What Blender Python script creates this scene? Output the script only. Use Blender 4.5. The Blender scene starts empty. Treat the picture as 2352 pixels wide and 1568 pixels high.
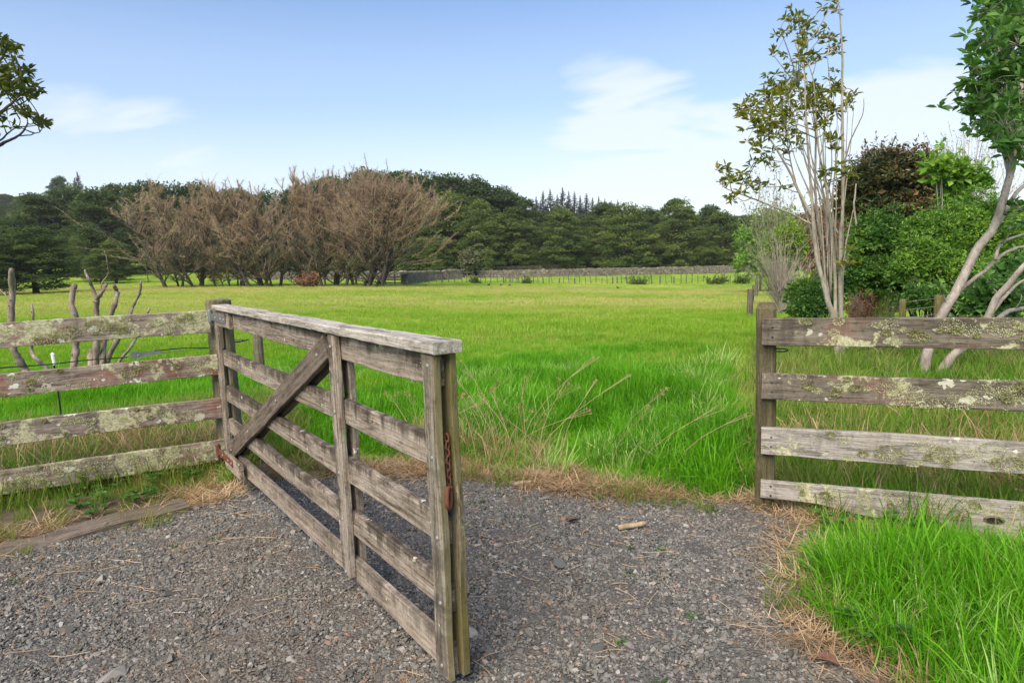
import bpy, bmesh, math, random
import numpy as np
from mathutils import Vector, Matrix, Euler
R_ = math.radians
rng = np.random.default_rng(7)
random.seed(7)
sc = bpy.context.scene
C = sc.collection

# ------------------------------------------------------------------ camera
EYE = np.array([0, 0, 1.6]); PITCH = R_(7.105); ROLL = R_(2.078)
FPX, CX, CY = 1568.0, 1176.0, 784.0            # focal length and centre on a 2352 x 1568 picture
Fv = np.array([0, math.cos(PITCH), -math.sin(PITCH)])
R0 = np.array([1.0, 0, 0]); U0 = np.array([0, math.sin(PITCH), math.cos(PITCH)])
Uv = U0 * math.cos(ROLL) + R0 * math.sin(ROLL); Rv = R0 * math.cos(ROLL) - U0 * math.sin(ROLL)
cd = bpy.data.cameras.new('camera'); cam = bpy.data.objects.new('camera', cd); C.objects.link(cam)
cd.sensor_width = 36; cd.lens = 24.0; cd.clip_start = 0.05; cd.clip_end = 5000
cam.matrix_world = Matrix(((Rv[0], Uv[0], -Fv[0], EYE[0]), (Rv[1], Uv[1], -Fv[1], EYE[1]), (Rv[2], Uv[2], -Fv[2], EYE[2]), (0, 0, 0, 1)))
sc.camera = cam
def ray(px, py): return Fv + Rv * (px - CX) / FPX - Uv * (py - CY) / FPX

# ------------------------------------------------------------------ node helper
class G:
    def __init__(s, tree): s.t = tree; s.t.nodes.clear()
    def __call__(s, typ, ins=None, out=0, **props):
        n = s.t.nodes.new(typ)
        for k, v in props.items(): setattr(n, k, v)
        for k, v in (ins or {}).items():
            sk = n.inputs[k]
            if isinstance(v, bpy.types.NodeSocket): s.t.links.new(v, sk)
            else: sk.default_value = v
        return n.outputs[out] if isinstance(out, (int, str)) else n
    def math(s, op, a, b=0.0, clamp=False):
        return s('ShaderNodeMath', {0: a, 1: b}, operation=op, use_clamp=clamp)
    def ramp(s, f, stops, interp='LINEAR'):
        n = s.t.nodes.new('ShaderNodeValToRGB'); n.color_ramp.interpolation = interp
        e = n.color_ramp.elements
        while len(e) < len(stops): e.new(0.5)
        for i, (p, c) in enumerate(stops):
            e[i].position = p
            if not hasattr(c, '__len__'): c = (c, c, c)
            e[i].color = (c[0], c[1], c[2], 1)
        s.t.links.new(f, n.inputs[0]); return n.outputs[0]
    def mix(s, f, a, b, blend='MIX'):
        n = s.t.nodes.new('ShaderNodeMix'); n.data_type = 'RGBA'; n.blend_type = blend
        for k, v in ((0, f), (6, a), (7, b)):
            if isinstance(v, bpy.types.NodeSocket): s.t.links.new(v, n.inputs[k])
            else: n.inputs[k].default_value = v if k == 0 else (*v[:3], 1)
        return n.outputs[2]
    def noise(s, vec, scale, detail=4, rough=.55, dist=0.0):
        return s('ShaderNodeTexNoise', {'Vector': vec, 'Scale': scale, 'Detail': detail, 'Roughness': rough, 'Distortion': dist})
    def out_surf(s, sh): s('ShaderNodeOutputMaterial', {0: sh}, out=None)

# ------------------------------------------------------------------ sky, sun, exposure
SUN_EL, SUN_AZ = R_(48), R_(205)               # azimuth clockwise from +Y: behind the camera, a little to the left
w = bpy.data.worlds.new('World'); sc.world = w; w.use_nodes = True
g = G(w.node_tree)
sky = g('ShaderNodeTexSky', sky_type='NISHITA', sun_disc=False, sun_elevation=SUN_EL, sun_rotation=SUN_AZ, altitude=50, air_density=1.0, dust_density=.4, ozone_density=3.0)
dirv = g('ShaderNodeTexCoord', out='Generated')
sep = g('ShaderNodeSeparateXYZ', {0: dirv}, out=None)
el = g.math('MAXIMUM', sep.outputs[2], 0.0)
den = g.math('ADD', el, 0.16)
pu = g.math('DIVIDE', sep.outputs[0], den); pv = g.math('DIVIDE', sep.outputs[1], den)
pvec = g('ShaderNodeCombineXYZ', {0: pu, 1: pv, 2: 3.7})
n1 = g.noise(pvec, 0.62, 7, .56, .4)
n2 = g.noise(pvec, 0.22, 3, .5, .2)
cl = g.math('ADD', g.math('MULTIPLY', n1, .62), g.math('MULTIPLY', n2, .55))
cl = g.math('ADD', cl, g.math('MULTIPLY', g.math('SUBTRACT', .20, el), .45))
wv = g('ShaderNodeMapping', {0: pvec, 'Rotation': (0, 0, .5), 'Scale': (1.0, 1.5, 1)})
nw = g.noise(wv, .9, 5, .5, .5)
def bank(px, py, rad, amt, flat=2.0):          # soft regions of thicker cloud seen in the photograph
    d = ray(px, py); d = d / np.linalg.norm(d); df = g('ShaderNodeVectorMath', {0: dirv, 1: tuple(d)}, operation='SUBTRACT')
    df = g('ShaderNodeVectorMath', {0: df, 1: (1, 1, flat)}, operation='MULTIPLY'); ln = g('ShaderNodeVectorMath', {0: df}, out='Value', operation='LENGTH')
    return g.math('MULTIPLY', g.math('MULTIPLY', g.ramp(g.math('DIVIDE', ln, rad), [(0, 1), (1, 0)], 'EASE'), g.ramp(nw, [(.30, .25), (.65, 1.25)])), amt)
for bk in ((1390, 205, .17, .30, .9), (1500, 285, .26, .20, 1.2), (2150, 350, .55, .40, 2.6), (1500, 440, .45, .26, 3.0), (200, 280, .32, .28, 2.6), (620, 360, .35, .06, 3.0)): cl = g.math('ADD', cl, bank(*bk))
cm = g.ramp(cl, [(.57, 0), (.68, .20), (.88, .80)], 'EASE')
hz = g.ramp(el, [(0.0, .95), (.10, .66), (.22, .32), (.40, 0.09), (.8, 0.0)], 'EASE')
fac = g.math('MAXIMUM', cm, hz)
skyc = g('ShaderNodeHueSaturation', {'Hue': .503, 'Saturation': 1.22, 'Value': 1.12, 'Color': sky})
colr = g.mix(fac, skyc, (5.9, 6.2, 6.6))
SKY_STRENGTH = 0.070
bg = g('ShaderNodeBackground', {0: colr, 1: SKY_STRENGTH})
g('ShaderNodeOutputWorld', {0: bg}, out=None)

sl = bpy.data.lights.new('sun', 'SUN'); sl.energy = 2.8; sl.angle = R_(50); sl.color = (1, .87, .69)
so = bpy.data.objects.new('sun', sl); C.objects.link(so)
sdir = Vector((math.sin(SUN_AZ) * math.cos(SUN_EL), math.cos(SUN_AZ) * math.cos(SUN_EL), math.sin(SUN_EL)))
so.rotation_euler = sdir.to_track_quat('Z', 'Y').to_euler(); so.location = (0, 0, 40)
vs = sc.view_settings; vs.view_transform = 'Standard'; vs.look = 'None'; vs.gamma = 1; vs.exposure = 1.3; vs.use_curve_mapping = False
sc.cycles.use_denoising = True
sc.cycles.max_bounces = 6; sc.cycles.transparent_max_bounces = 6; sc.cycles.volume_bounces = 0

# ------------------------------------------------------------------ terrain heights
COLS = np.array([-900, -100, 250, 600, 1000, 1250, 1450, 1720, 2000, 2400, 3300.])
DIST = np.array([-1000, 8, 20, 40, 75, 95, 118, 150, 200, 300, 400, 900.])
TAB = np.array([
    [0, 0, -.1, -.2, -.2, .4, 1.4, 5, 14, 30, 44, 40],
    [0, 0, -.1, -.2, -.2, .4, 1.4, 5, 14, 30, 42, 40],
    [0, 0, -.15, -.3, -.4, .1, 1.0, 3, 9, 21, 32, 32],
    [0, 0, -.2, -.5, -.8, -.7, -.4, 1, 5, 14, 22, 22],
    [0, 0, -.3, -.9, -1.5, -1.6, -1.7, -1, 3, 13, 20, 22],
    [0, 0, -.4, -1.2, -2.1, -2.2, -2.0, -1.6, 1, 12, 18, 18],
    [0, 0, -.45, -1.5, -2.8, -2.8, -2.1, -1.6, 0, 8, 11, 12],
    [0, 0, -.5, -1.6, -3.2, -3.3, -2.7, -2, 0, 5, 8, 10],
    [0, -.05, -.5, -1.4, -2.8, -3, -2.6, -2, 0, 5, 8, 10],
    [0, -.1, -.5, -1.2, -2.5, -2.6, -2.4, -2, 1, 8, 14, 16],
    [0, -.1, -.5, -1.2, -2.4, -2.5, -2.3, -2, 1, 8, 14, 16.]])
dg = np.arange(0, 901, 1.0); cg = np.arange(-900, 3301, 50.0)
T1 = np.array([np.interp(dg, DIST, r) for r in TAB])
T2 = np.array([np.interp(cg, COLS, T1[:, j]) for j in range(len(dg))]).T
def sm(a, k, ax):
    p = [(0, 0), (0, 0)]; p[ax] = (k, k); b = np.pad(a, p, mode='edge'); c = np.cumsum(b, axis=ax); c = np.insert(c, 0, 0, axis=ax)
    n = a.shape[ax]; hi = np.take(c, np.arange(2 * k + 1, 2 * k + 1 + n), ax); lo = np.take(c, np.arange(0, n), ax); return (hi - lo) / (2 * k + 1)
for _ in range(2): T2 = sm(sm(T2, 5, 1), 3, 0)
T2[:, :6] *= 0; T2[:, 6:14] *= np.linspace(0, 1, 8)
def sstep(a, b, x): t = np.clip((x - a) / (b - a), 0, 1); return t * t * (3 - 2 * t)
def vnoise(x, y, s, seed=0):
    x = np.asarray(x) * s + seed * 17.3; y = np.asarray(y) * s + seed * 9.1
    return (np.sin(x * 1.7 + 1.3 * np.sin(y * 1.1)) + np.sin(y * 2.3 + 1.7 * np.sin(x * .9 + 2)) + .5 * np.sin(x * 4.1 + y * 3.7)) / 2.5
def gz(x, y):
    x = np.asarray(x, float); y = np.asarray(y, float)
    d = np.clip(y, 0, 899.9); col = np.clip(CX + FPX * x / np.maximum(y, 4.0), -899, 3249)
    ci = (col + 900) / 50; i0 = np.floor(ci).astype(int); fi = ci - i0
    j0 = np.floor(d).astype(int); fj = d - j0
    z = (T2[i0, j0] * (1 - fi) * (1 - fj) + T2[i0 + 1, j0] * fi * (1 - fj) + T2[i0, np.minimum(j0 + 1, 900)] * (1 - fi) * fj + T2[i0 + 1, np.minimum(j0 + 1, 900)] * fi * fj)
    z = z + .085 * (1 - sstep(2.5, 4.6, y)) + .05 * vnoise(x, y, .45) * sstep(5.5, 9, y) + .012 * vnoise(x, y, 2.1, 3)
    return z
def at(px, py, Y):                              # the point seen at (px, py), Y metres ahead
    D = ray(px, py); return EYE + D * (Y / D[1])
def gd(px, Y, py=600):                          # the ground point in that column, Y metres ahead
    x = at(px, py, Y)[0]; return np.array([x, Y, float(gz(x, Y))])
def gp(px, py):                                 # the ground point seen at a pixel
    D = ray(px, py); t = 1.5
    for _ in range(4000):
        P = EYE + D * t
        if P[2] <= gz(P[0], P[1]): return np.array([P[0], P[1], float(gz(P[0], P[1]))])
        t *= 1.002
    return P

# ------------------------------------------------------------------ mesh helpers
class MB:
    def __init__(s): s.V = []; s.F = []; s.A = []; s.n = 0
    def add(s, V, F, var=0.5):
        V = np.asarray(V, float); s.V.append(V)
        F = [np.asarray(f) + s.n for f in (F if isinstance(F, list) else [F])]
        s.F += F; s.A.append(np.broadcast_to(np.asarray(var, float), (len(V),)).copy()); s.n += len(V)
    def build(s, name, m, parent=None, smooth=False, link=True):
        me = bpy.data.meshes.new(name)
        V = np.concatenate(s.V).astype(np.float32)
        fs = [f.reshape(-1, f.shape[-1]) for f in s.F if f.size]
        me.vertices.add(len(V)); me.vertices.foreach_set('co', V.ravel())
        tot = np.concatenate([np.full(len(f), f.shape[1], np.int32) for f in fs])
        lv = np.concatenate([f.ravel() for f in fs]).astype(np.int32)
        me.loops.add(len(lv)); me.loops.foreach_set('vertex_index', lv)
        me.polygons.add(len(tot)); me.polygons.foreach_set('loop_start', np.concatenate([[0], np.cumsum(tot)[:-1]]).astype(np.int32))
        me.polygons.foreach_set('loop_total', tot)
        me.polygons.foreach_set('use_smooth', np.full(len(tot), bool(smooth)))
        at_ = me.attributes.new('var', 'FLOAT', 'POINT'); at_.data.foreach_set('value', np.concatenate(s.A).astype(np.float32))
        me.update(calc_edges=True); me.validate()
        me.materials.append(m)
        o = bpy.data.objects.new(name, me)
        if link: C.objects.link(o)
        if parent: o.parent = parent
        return o
def tag(o, label=None, cat=None, group=None, kind=None):
    for k, v in (('label', label), ('category', cat), ('group', group), ('kind', kind)):
        if v: o[k] = v
    return o
def empty(name, loc, rz=0):
    o = bpy.data.objects.new(name, None); C.objects.link(o); o.location = tuple(map(float, loc)); o.rotation_euler = (0, 0, rz); o.empty_display_size = .2; return o
def nrm(v): v = np.asarray(v, float); return v / np.maximum(np.linalg.norm(v, axis=-1, keepdims=True), 1e-9)
def tube(mb, P, rad, n=6, var=.5, cap=True):
    P = np.asarray(P, float); rad = np.broadcast_to(np.asarray(rad, float), (len(P),))
    T = nrm(np.gradient(P, axis=0)); ref = np.array([0.31, .95, .1]) if abs(T[0] @ np.array([0.31, .95, .1])) < .9 else np.array([1.0, 0, 0])
    A = nrm(np.cross(T, ref)); B = np.cross(T, A); th = np.arange(n) * 2 * math.pi / n
    V = (P[:, None] + rad[:, None, None] * (A[:, None] * np.cos(th)[None, :, None] + B[:, None] * np.sin(th)[None, :, None])).reshape(-1, 3)
    i = np.arange(len(P) - 1)[:, None] * n; j = np.arange(n)[None]; k = (j + 1) % n
    Fq = np.stack([i + j, i + k, i + n + k, i + n + j], -1).reshape(-1, 4)
    F = [Fq]
    if cap: F += [np.arange(n)[::-1][None], (np.arange(n) + (len(P) - 1) * n)[None]]
    mb.add(V, F, var)
def spline(P, n):
    P = np.asarray(P, float); m = len(P)
    if m < 3: t = np.linspace(0, 1, n)[:, None]; return P[0] * (1 - t) + P[-1] * t
    Q = np.vstack([2 * P[0] - P[1], P, 2 * P[-1] - P[-2]]); out = []
    for u in np.linspace(0, m - 1 - 1e-6, n):
        i = int(u); t = u - i; a, b, c, d = Q[i:i + 4]
        out.append(.5 * (2 * b + (c - a) * t + (2 * a - 5 * b + 4 * c - d) * t * t + (3 * b - a - 3 * c + d) * t ** 3))
    return np.array(out)
def rand_dirs(n): return nrm(rng.normal(size=(n, 3)))
def leaves(mb, P, ax, nr, L, Wd, var, hexa=False, fold=.25):
    P = np.asarray(P); N = len(P)
    if N == 0: return
    ax = nrm(ax); s = nrm(np.cross(ax, nr)); nr = np.cross(s, ax)
    L = np.broadcast_to(L, (N,))[:, None]; Wd = np.broadcast_to(Wd, (N,))[:, None]; var = np.broadcast_to(var, (N,))
    if hexa:
        pts = [P, P + ax * L * .32 + s * Wd * .46 + nr * Wd * fold, P + ax * L * .68 + s * Wd * .40 + nr * (Wd * fold - L * .04), P + ax * L - nr * L * .12,
               P + ax * L * .68 - s * Wd * .40 + nr * (Wd * fold - L * .04), P + ax * L * .32 - s * Wd * .46 + nr * Wd * fold]
        V = np.stack(pts, 1).reshape(-1, 3); b = np.arange(N)[:, None] * 6
        F = [b + np.array([[0, 1, 2, 3]]), b + np.array([[0, 3, 4, 5]])]; mb.add(V, F, np.repeat(var, 6))
    else:
        V = np.stack([P, P + ax * L * .5 + s * Wd * .5 + nr * Wd * fold, P + ax * L, P + ax * L * .5 - s * Wd * .5 + nr * Wd * fold], 1).reshape(-1, 3)
        b = np.arange(N)[:, None] * 4; mb.add(V, [b + np.array([[0, 1, 2]]), b + np.array([[0, 2, 3]])], np.repeat(var, 4))

def scatter(name, protos, P, rot, scl, label, cat, pid=None):
    P = np.asarray(P, np.float32); N = len(P)
    me = bpy.data.meshes.new(name); me.vertices.add(N); me.vertices.foreach_set('co', P.ravel())
    a = me.attributes.new('rot', 'FLOAT_VECTOR', 'POINT'); a.data.foreach_set('vector', np.asarray(rot, np.float32).ravel())
    a = me.attributes.new('scl', 'FLOAT_VECTOR', 'POINT'); a.data.foreach_set('vector', np.asarray(scl, np.float32).ravel())
    a = me.attributes.new('pid', 'INT', 'POINT'); a.data.foreach_set('value', (rng.integers(0, len(protos), N) if pid is None else pid).astype(np.int32))
    o = bpy.data.objects.new(name, me); C.objects.link(o)
    ng = bpy.data.node_groups.new(name, 'GeometryNodeTree')
    ng.interface.new_socket('Geometry', in_out='INPUT', socket_type='NodeSocketGeometry'); ng.interface.new_socket('Geometry', in_out='OUTPUT', socket_type='NodeSocketGeometry')
    nn, ln = ng.nodes, ng.links
    gi = nn.new('NodeGroupInput'); go = nn.new('NodeGroupOutput'); jo = nn.new('GeometryNodeJoinGeometry')
    for p in protos:
        oi = nn.new('GeometryNodeObjectInfo'); oi.inputs['Object'].default_value = p; oi.inputs['As Instance'].default_value = False
        ti = nn.new('GeometryNodeGeometryToInstance'); ln.new(oi.outputs['Geometry'], ti.inputs[0]); ln.new(ti.outputs[0], jo.inputs[0])
    io = nn.new('GeometryNodeInstanceOnPoints'); io.inputs['Pick Instance'].default_value = True
    def attr(nm, ty):
        n = nn.new('GeometryNodeInputNamedAttribute'); n.data_type = ty; n.inputs['Name'].default_value = nm; return [s for s in n.outputs if s.enabled][0]
    ln.new(gi.outputs[0], io.inputs['Points']); ln.new(jo.outputs[0], io.inputs['Instance'])
    ln.new(attr('pid', 'INT'), io.inputs['Instance Index'])
    er = nn.new('FunctionNodeEulerToRotation'); ln.new(attr('rot', 'FLOAT_VECTOR'), er.inputs[0]); ln.new(er.outputs[0], io.inputs['Rotation'])
    ln.new(attr('scl', 'FLOAT_VECTOR'), io.inputs['Scale']); ln.new(io.outputs[0], go.inputs[0])
    md = o.modifiers.new('scatter', 'NODES'); md.node_group = ng
    me.materials.append(protos[0].data.materials[0])
    return tag(o, label, cat, None, 'stuff')

# ------------------------------------------------------------------ materials
def new_mat(name): m = bpy.data.materials.new(name); m.use_nodes = True; return m, G(m.node_tree)
def leaf_mat(name, stops, trans=.3, rough=.5, noise_scale=None, inst=False):
    m, g = new_mat(name)
    v = g('ShaderNodeAttribute', attribute_name='var', out='Fac')
    if inst: v = g.math('ADD', g.math('MULTIPLY', v, .55), g.math('MULTIPLY', g('ShaderNodeObjectInfo', out='Random'), .45))
    if noise_scale:
        pos = g('ShaderNodeNewGeometry', out='Position')
        v = g.math('ADD', v, g.math('MULTIPLY', g.math('SUBTRACT', g.noise(pos, noise_scale, 3), .5), 1.1), True)
        if name.startswith('field'):
            mp = g('ShaderNodeMapping', {0: pos, 'Scale': (.35, 1, 1)}); yy = g('ShaderNodeSeparateXYZ', {0: pos}, out=1)
            strip = g.ramp(g.math('DIVIDE', g.math('ADD', yy, g.math('MULTIPLY', g.noise(mp, .09, 3), 34.0)), 120.0), [(.32, .0), (.46, .50), (.58, .20), (.68, .60), (.80, .35), (.95, .1)])
            v = g.math('ADD', v, strip, True)
    col = g.ramp(v, stops)
    b = g('ShaderNodeBsdfPrincipled', {'Base Color': col, 'Roughness': rough, 'Specular IOR Level': .14 if inst else .35})
    t = g('ShaderNodeBsdfTranslucent', {0: g.mix(1.0, col, (1.25, 1.25, .7), 'MULTIPLY')})
    g.out_surf(g('ShaderNodeMixShader', {0: trans, 1: b, 2: t})); return m
def bark_mat(name, dark, light, scale=6, spots=None, rough=.85):
    m, g = new_mat(name); oc = g('ShaderNodeTexCoord', out='Object')
    mp = g('ShaderNodeMapping', {0: oc, 'Scale': (1, 1, .35)})
    n = g.noise(mp, scale, 6, .65); n2 = g.noise(oc, scale * .35, 3)
    col = g.ramp(g.math('ADD', g.math('MULTIPLY', n, .65), g.math('MULTIPLY', n2, .35)), [(.36, dark), (.62, light)])
    if spots:
        mp2 = g('ShaderNodeMapping', {0: oc, 'Scale': (1, 1, 3.5)})
        col = g.mix(g.ramp(g.noise(mp2, scale * 4, 2), [(.56, 0), (.63, .8)]), col, spots)
    bp = g('ShaderNodeBump', {'Strength': .5, 'Distance': .01, 'Height': n})
    g.out_surf(g('ShaderNodeBsdfPrincipled', {'Base Color': col, 'Roughness': rough, 'Normal': bp})); return m
def wood_mat(name, dark=(.10, .085, .07), mid=(.24, .21, .175), light=(.42, .385, .33), lichen=0.0, white=0.0, red=0.0, stain=0.3, algae=0.0, mould=0.0, endgreen=0.0):
    m, g = new_mat(name)
    oc = g('ShaderNodeTexCoord', out='Object'); rnd = g('ShaderNodeObjectInfo', out='Random')
    off = g('ShaderNodeCombineXYZ', {0: g.math('MULTIPLY', rnd, 37.0), 1: g.math('MULTIPLY', rnd, 11.0), 2: g.math('MULTIPLY', rnd, 23.0)})
    p = g('ShaderNodeVectorMath', {0: oc, 1: off}, operation='ADD')
    gr = g('ShaderNodeMapping', {0: p, 'Scale': (1.1, 26, 26)})
    n1 = g.noise(gr, 2.2, 7, .62, .5); gr2 = g('ShaderNodeMapping', {0: p, 'Scale': (3.5, 120, 120)}); n2 = g.noise(gr2, 2.0, 4, .6)
    gm = g.math('ADD', g.math('MULTIPLY', n1, .6), g.math('MULTIPLY', n2, .4))
    col = g.ramp(gm, [(.34, dark), (.46, mid), (.64, light)])
    g3 = g('ShaderNodeMapping', {0: p, 'Scale': (1.6, 9, 13)}); n3 = g.noise(g3, 1.7, 7, .70, .9)
    col = g.mix(g.ramp(n3, [(.40, .65), (.50, .0)]), col, [c * .75 for c in dark])
    ck = g('ShaderNodeMapping', {0: p, 'Scale': (.9, 16, 20)}); nc = g.noise(ck, 1.4, 5, .6, 1.2)
    crack = g.ramp(g.math('ABSOLUTE', g.math('SUBTRACT', nc, .5)), [(0, 1), (.012, 0)])
    col = g.mix(g.math('MULTIPLY', crack, .8), col, (.02, .016, .012))
    bl = g.noise(p, 2.6, 6, .7, .6)
    col = g.mix(g.ramp(bl, [(.46, 0), (.66, .5)]), col, [c * .93 for c in light])
    spk = g.noise(p, 55, 4, .8)
    col = g.mix(g.ramp(spk, [(.34, .55), (.46, 0)]), col, [c * .6 for c in dark])
    col = g.mix(g.ramp(spk, [(.58, 0), (.70, .4)]), col, [min(.7, c * 1.25) for c in light])
    if stain:
        sp = g('ShaderNodeMapping', {0: p, 'Scale': (6.5, 6, 1.3)})
        sn = g.math('ADD', g.math('MULTIPLY', g.noise(sp, 1.5, 7, .70, .7), .6), g.math('MULTIPLY', g.noise(p, 1.7, 3), .42))
        col = g.mix(g.ramp(sn, [(.52, 0), (.60, stain * .6), (.72, stain)]), col, (.045, .036, .028))
    if mould:
        zc = g('ShaderNodeSeparateXYZ', {0: oc}, out=2); dp = g('ShaderNodeMapping', {0: p, 'Scale': (7.0, 4, .9)})
        dn = g.math('ADD', g.math('MULTIPLY', g.noise(dp, 1.6, 7, .72, .4), .75), g.math('MULTIPLY', g.noise(p, 1.4, 3), .35))
        col = g.mix(g.math('MULTIPLY', g.ramp(g.math('ADD', dn, g.math('MULTIPLY', zc, 2.6)), [(.60, 0), (.68, .7), (.80, 1)]), mould), col, (.03, .023, .017))
    if endgreen:
        nz = g('ShaderNodeSeparateXYZ', {0: g('ShaderNodeTexCoord', out='Normal')}, out=2)
        col = g.mix(g.math('MULTIPLY', g.ramp(g.math('MULTIPLY', nz, -1.0), [(.6, 0), (.8, 1)]), g.math('MULTIPLY', g.noise(p, 3.5, 5), endgreen)), col, (.20, .17, .06))
    if algae:
        an = g.noise(p, 2.3, 5, .6); col = g.mix(g.ramp(an, [(.35, 0), (.65, algae)]), col, (.11, .10, .024))
    if red:
        rn = g.noise(p, 1.6, 4, .6, .5); col = g.mix(g.ramp(rn, [(.56, 0), (.68, red)]), col, (.22, .07, .05))
    bump_h = g.math('SUBTRACT', g.math('ADD', gm, g.math('MULTIPLY', n3, .8)), crack)
    if white:
        mp = g('ShaderNodeMapping', {0: p, 'Scale': (11, 11, 17)}); wp = g.noise(p, 30, 2)
        mpv = g('ShaderNodeVectorMath', {0: mp, 1: g('ShaderNodeCombineXYZ', {0: wp, 1: wp, 2: wp})}, operation='ADD')
        vo = g('ShaderNodeTexVoronoi', {'Vector': mpv, 'Scale': 1.0}, out=None)
        sz = g('ShaderNodeSeparateColor', {0: vo.outputs['Color']}, out=0)
        k = g.math('LESS_THAN', vo.outputs['Distance'], g.math('MULTIPLY', g.math('POWER', sz, 3.0), .46 * white))
        wc = g.mix(g('ShaderNodeSeparateColor', {0: vo.outputs['Color']}, out=1), (.62, .63, .56), (.42, .40, .30))
        col = g.mix(g.math('MULTIPLY', k, .9), col, wc)
    if lichen:
        ln_ = g.noise(p, 5.5, 8, .72, .3); big = g.noise(p, 1.3, 2)
        lf = g.math('ADD', g.math('MULTIPLY', ln_, .7), g.math('MULTIPLY', big, .42))
        t0 = .70 - .17 * lichen
        lm = g.ramp(lf, [(t0, 0), (t0 + .025, 1)])
        ln2 = g.noise(p, 60, 4, .7)
        lc = g.ramp(ln2, [(.35, (.20, .19, .10)), (.5, (.40, .395, .24)), (.65, (.54, .54, .38))])
        col = g.mix(g.math('MULTIPLY', lm, .92), col, lc)
        bump_h = g.math('ADD', bump_h, g.math('MULTIPLY', lm, g.math('ADD', ln2, .4)))
    bp = g('ShaderNodeBump', {'Strength': .55, 'Distance': .006, 'Height': bump_h})
    g.out_surf(g('ShaderNodeBsdfPrincipled', {'Base Color': col, 'Roughness': .88, 'Specular IOR Level': .25, 'Normal': bp})); return m
def plain_mat(name, col, rough=.6, metal=0.0, var=.25, scale=20):
    m, g = new_mat(name); oc = g('ShaderNodeTexCoord', out='Object'); n = g.noise(oc, scale, 5)
    c = g.ramp(n, [(.3, [x * (1 - var) for x in col]), (.7, [min(1, x * (1 + var)) for x in col])])
    g.out_surf(g('ShaderNodeBsdfPrincipled', {'Base Color': c, 'Roughness': rough, 'Metallic': metal})); return m

GREEN = [(0, (.055, .20, .006)), (.45, (.115, .35, .010)), (.8, (.20, .46, .026)), (1, (.36, .52, .13))]
M = {}
M['grass'] = leaf_mat('grass_blade', GREEN, .45, .45, .55, True)
M['grass_pale'] = leaf_mat('pale_grass_blade', [(0, (.14, .31, .04)), (.5, (.27, .45, .09)), (1, (.46, .57, .24))], .35, .4, .6, True)
M['grass_rank'] = leaf_mat('rank_grass_blade', [(0, (.04, .16, .006)), (.5, (.08, .27, .010)), (1, (.15, .38, .025))], .4, .45, .6, True)
M['grass_field'] = leaf_mat('field_grass_blade', [(0, (.14, .30, .014)), (.4, (.23, .40, .03)), (.72, (.36, .44, .08)), (1, (.52, .46, .20))], .45, .5, .12, True)
M['grass_dull'] = leaf_mat('rough_grass_blade', [(0, (.06, .15, .015)), (.5, (.15, .26, .03)), (1, (.38, .31, .13))], .35, .55, .5, True)
M['dry'] = leaf_mat('dry_grass_blade', [(0, (.20, .12, .06)), (.5, (.42, .29, .165)), (1, (.66, .52, .35))], .25, .7, .8, True)
M['clover'] = leaf_mat('weed_leaf', [(0, (.03, .10, .012)), (1, (.09, .22, .03))], .3, .5)
M['leaf_olive'] = leaf_mat('olive_leaf', [(0, (.09, .11, .012)), (.55, (.18, .205, .018)), (.9, (.28, .25, .028)), (1, (.38, .24, .035))], .5, .45)
M['leaf_olive_dark'] = leaf_mat('dark_olive_leaf', [(0, (.045, .06, .008)), (.6, (.10, .125, .014)), (.92, (.16, .15, .018)), (1, (.24, .15, .02))], .35, .45)  # darker olive leaf colour of the overhanging tree
M['leaf_glossy'] = leaf_mat('glossy_leaf', [(0, (.045, .125, .022)), (.6, (.10, .23, .05)), (1, (.22, .36, .12))], .4, .35)
M['leaf_hedge'] = leaf_mat('hedge_leaf', [(0, (.045, .12, .012)), (.5, (.115, .25, .025)), (1, (.28, .45, .07))], .35, .45, .7)
M['leaf_shrub'] = leaf_mat('shrub_leaf', [(0, (.028, .075, .012)), (.6, (.065, .175, .022)), (1, (.18, .30, .05))], .3, .4, 1.0)
M['leaf_lime'] = leaf_mat('lime_leaf', [(0, (.10, .20, .02)), (1, (.24, .34, .04))], .35, .5)
M['leaf_mag'] = leaf_mat('magnolia_leaf', [(0, (.016, .034, .011)), (.5, (.052, .068, .02)), (.82, (.12, .08, .034)), (1, (.21, .12, .05))], .15, .4, .9)
M['leaf_tot'] = leaf_mat('dark_evergreen_leaf', [(0, (.026, .050, .012)), (.5, (.054, .094, .022)), (1, (.115, .165, .038))], .3, .6, .10)
M['leaf_tot2'] = leaf_mat('olive_evergreen_leaf', [(0, (.038, .072, .014)), (.5, (.090, .140, .028)), (1, (.19, .24, .055))], .35, .6, .10)
M['leaf_far'] = leaf_mat('far_forest_leaf', [(0, (.028, .045, .014)), (.5, (.055, .078, .022)), (1, (.10, .12, .035))], .15, .7, .03)
M['leaf_pine'] = leaf_mat('far_pine_needle', [(0, (.02, .034, .022)), (.7, (.036, .052, .032)), (1, (.09, .055, .035))], .1, .7, .06)
M['twig'] = leaf_mat('willow_twig', [(0, (.20, .145, .11)), (.5, (.40, .29, .225)), (1, (.56, .44, .345))], .4, .8, .16)
M['twig_green'] = leaf_mat('willow_grey_leaf', [(0, (.07, .08, .04)), (.5, (.12, .13, .07)), (1, (.20, .20, .12))], .2, .7, .2)
M['twig_grey'] = leaf_mat('grey_twig', [(0, (.17, .14, .12)), (1, (.40, .35, .31))], .05, .8)
M['fern'] = leaf_mat('dead_fern', [(0, (.12, .06, .035)), (1, (.30, .16, .09))], .25, .8)
M['bark_dark'] = bark_mat('dark_bark', (.025, .02, .016), (.085, .068, .055), 2)
M['bark_pale'] = bark_mat('pale_bark', (.19, .155, .13), (.46, .405, .355), 17, (.10, .078, .06))
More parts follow.
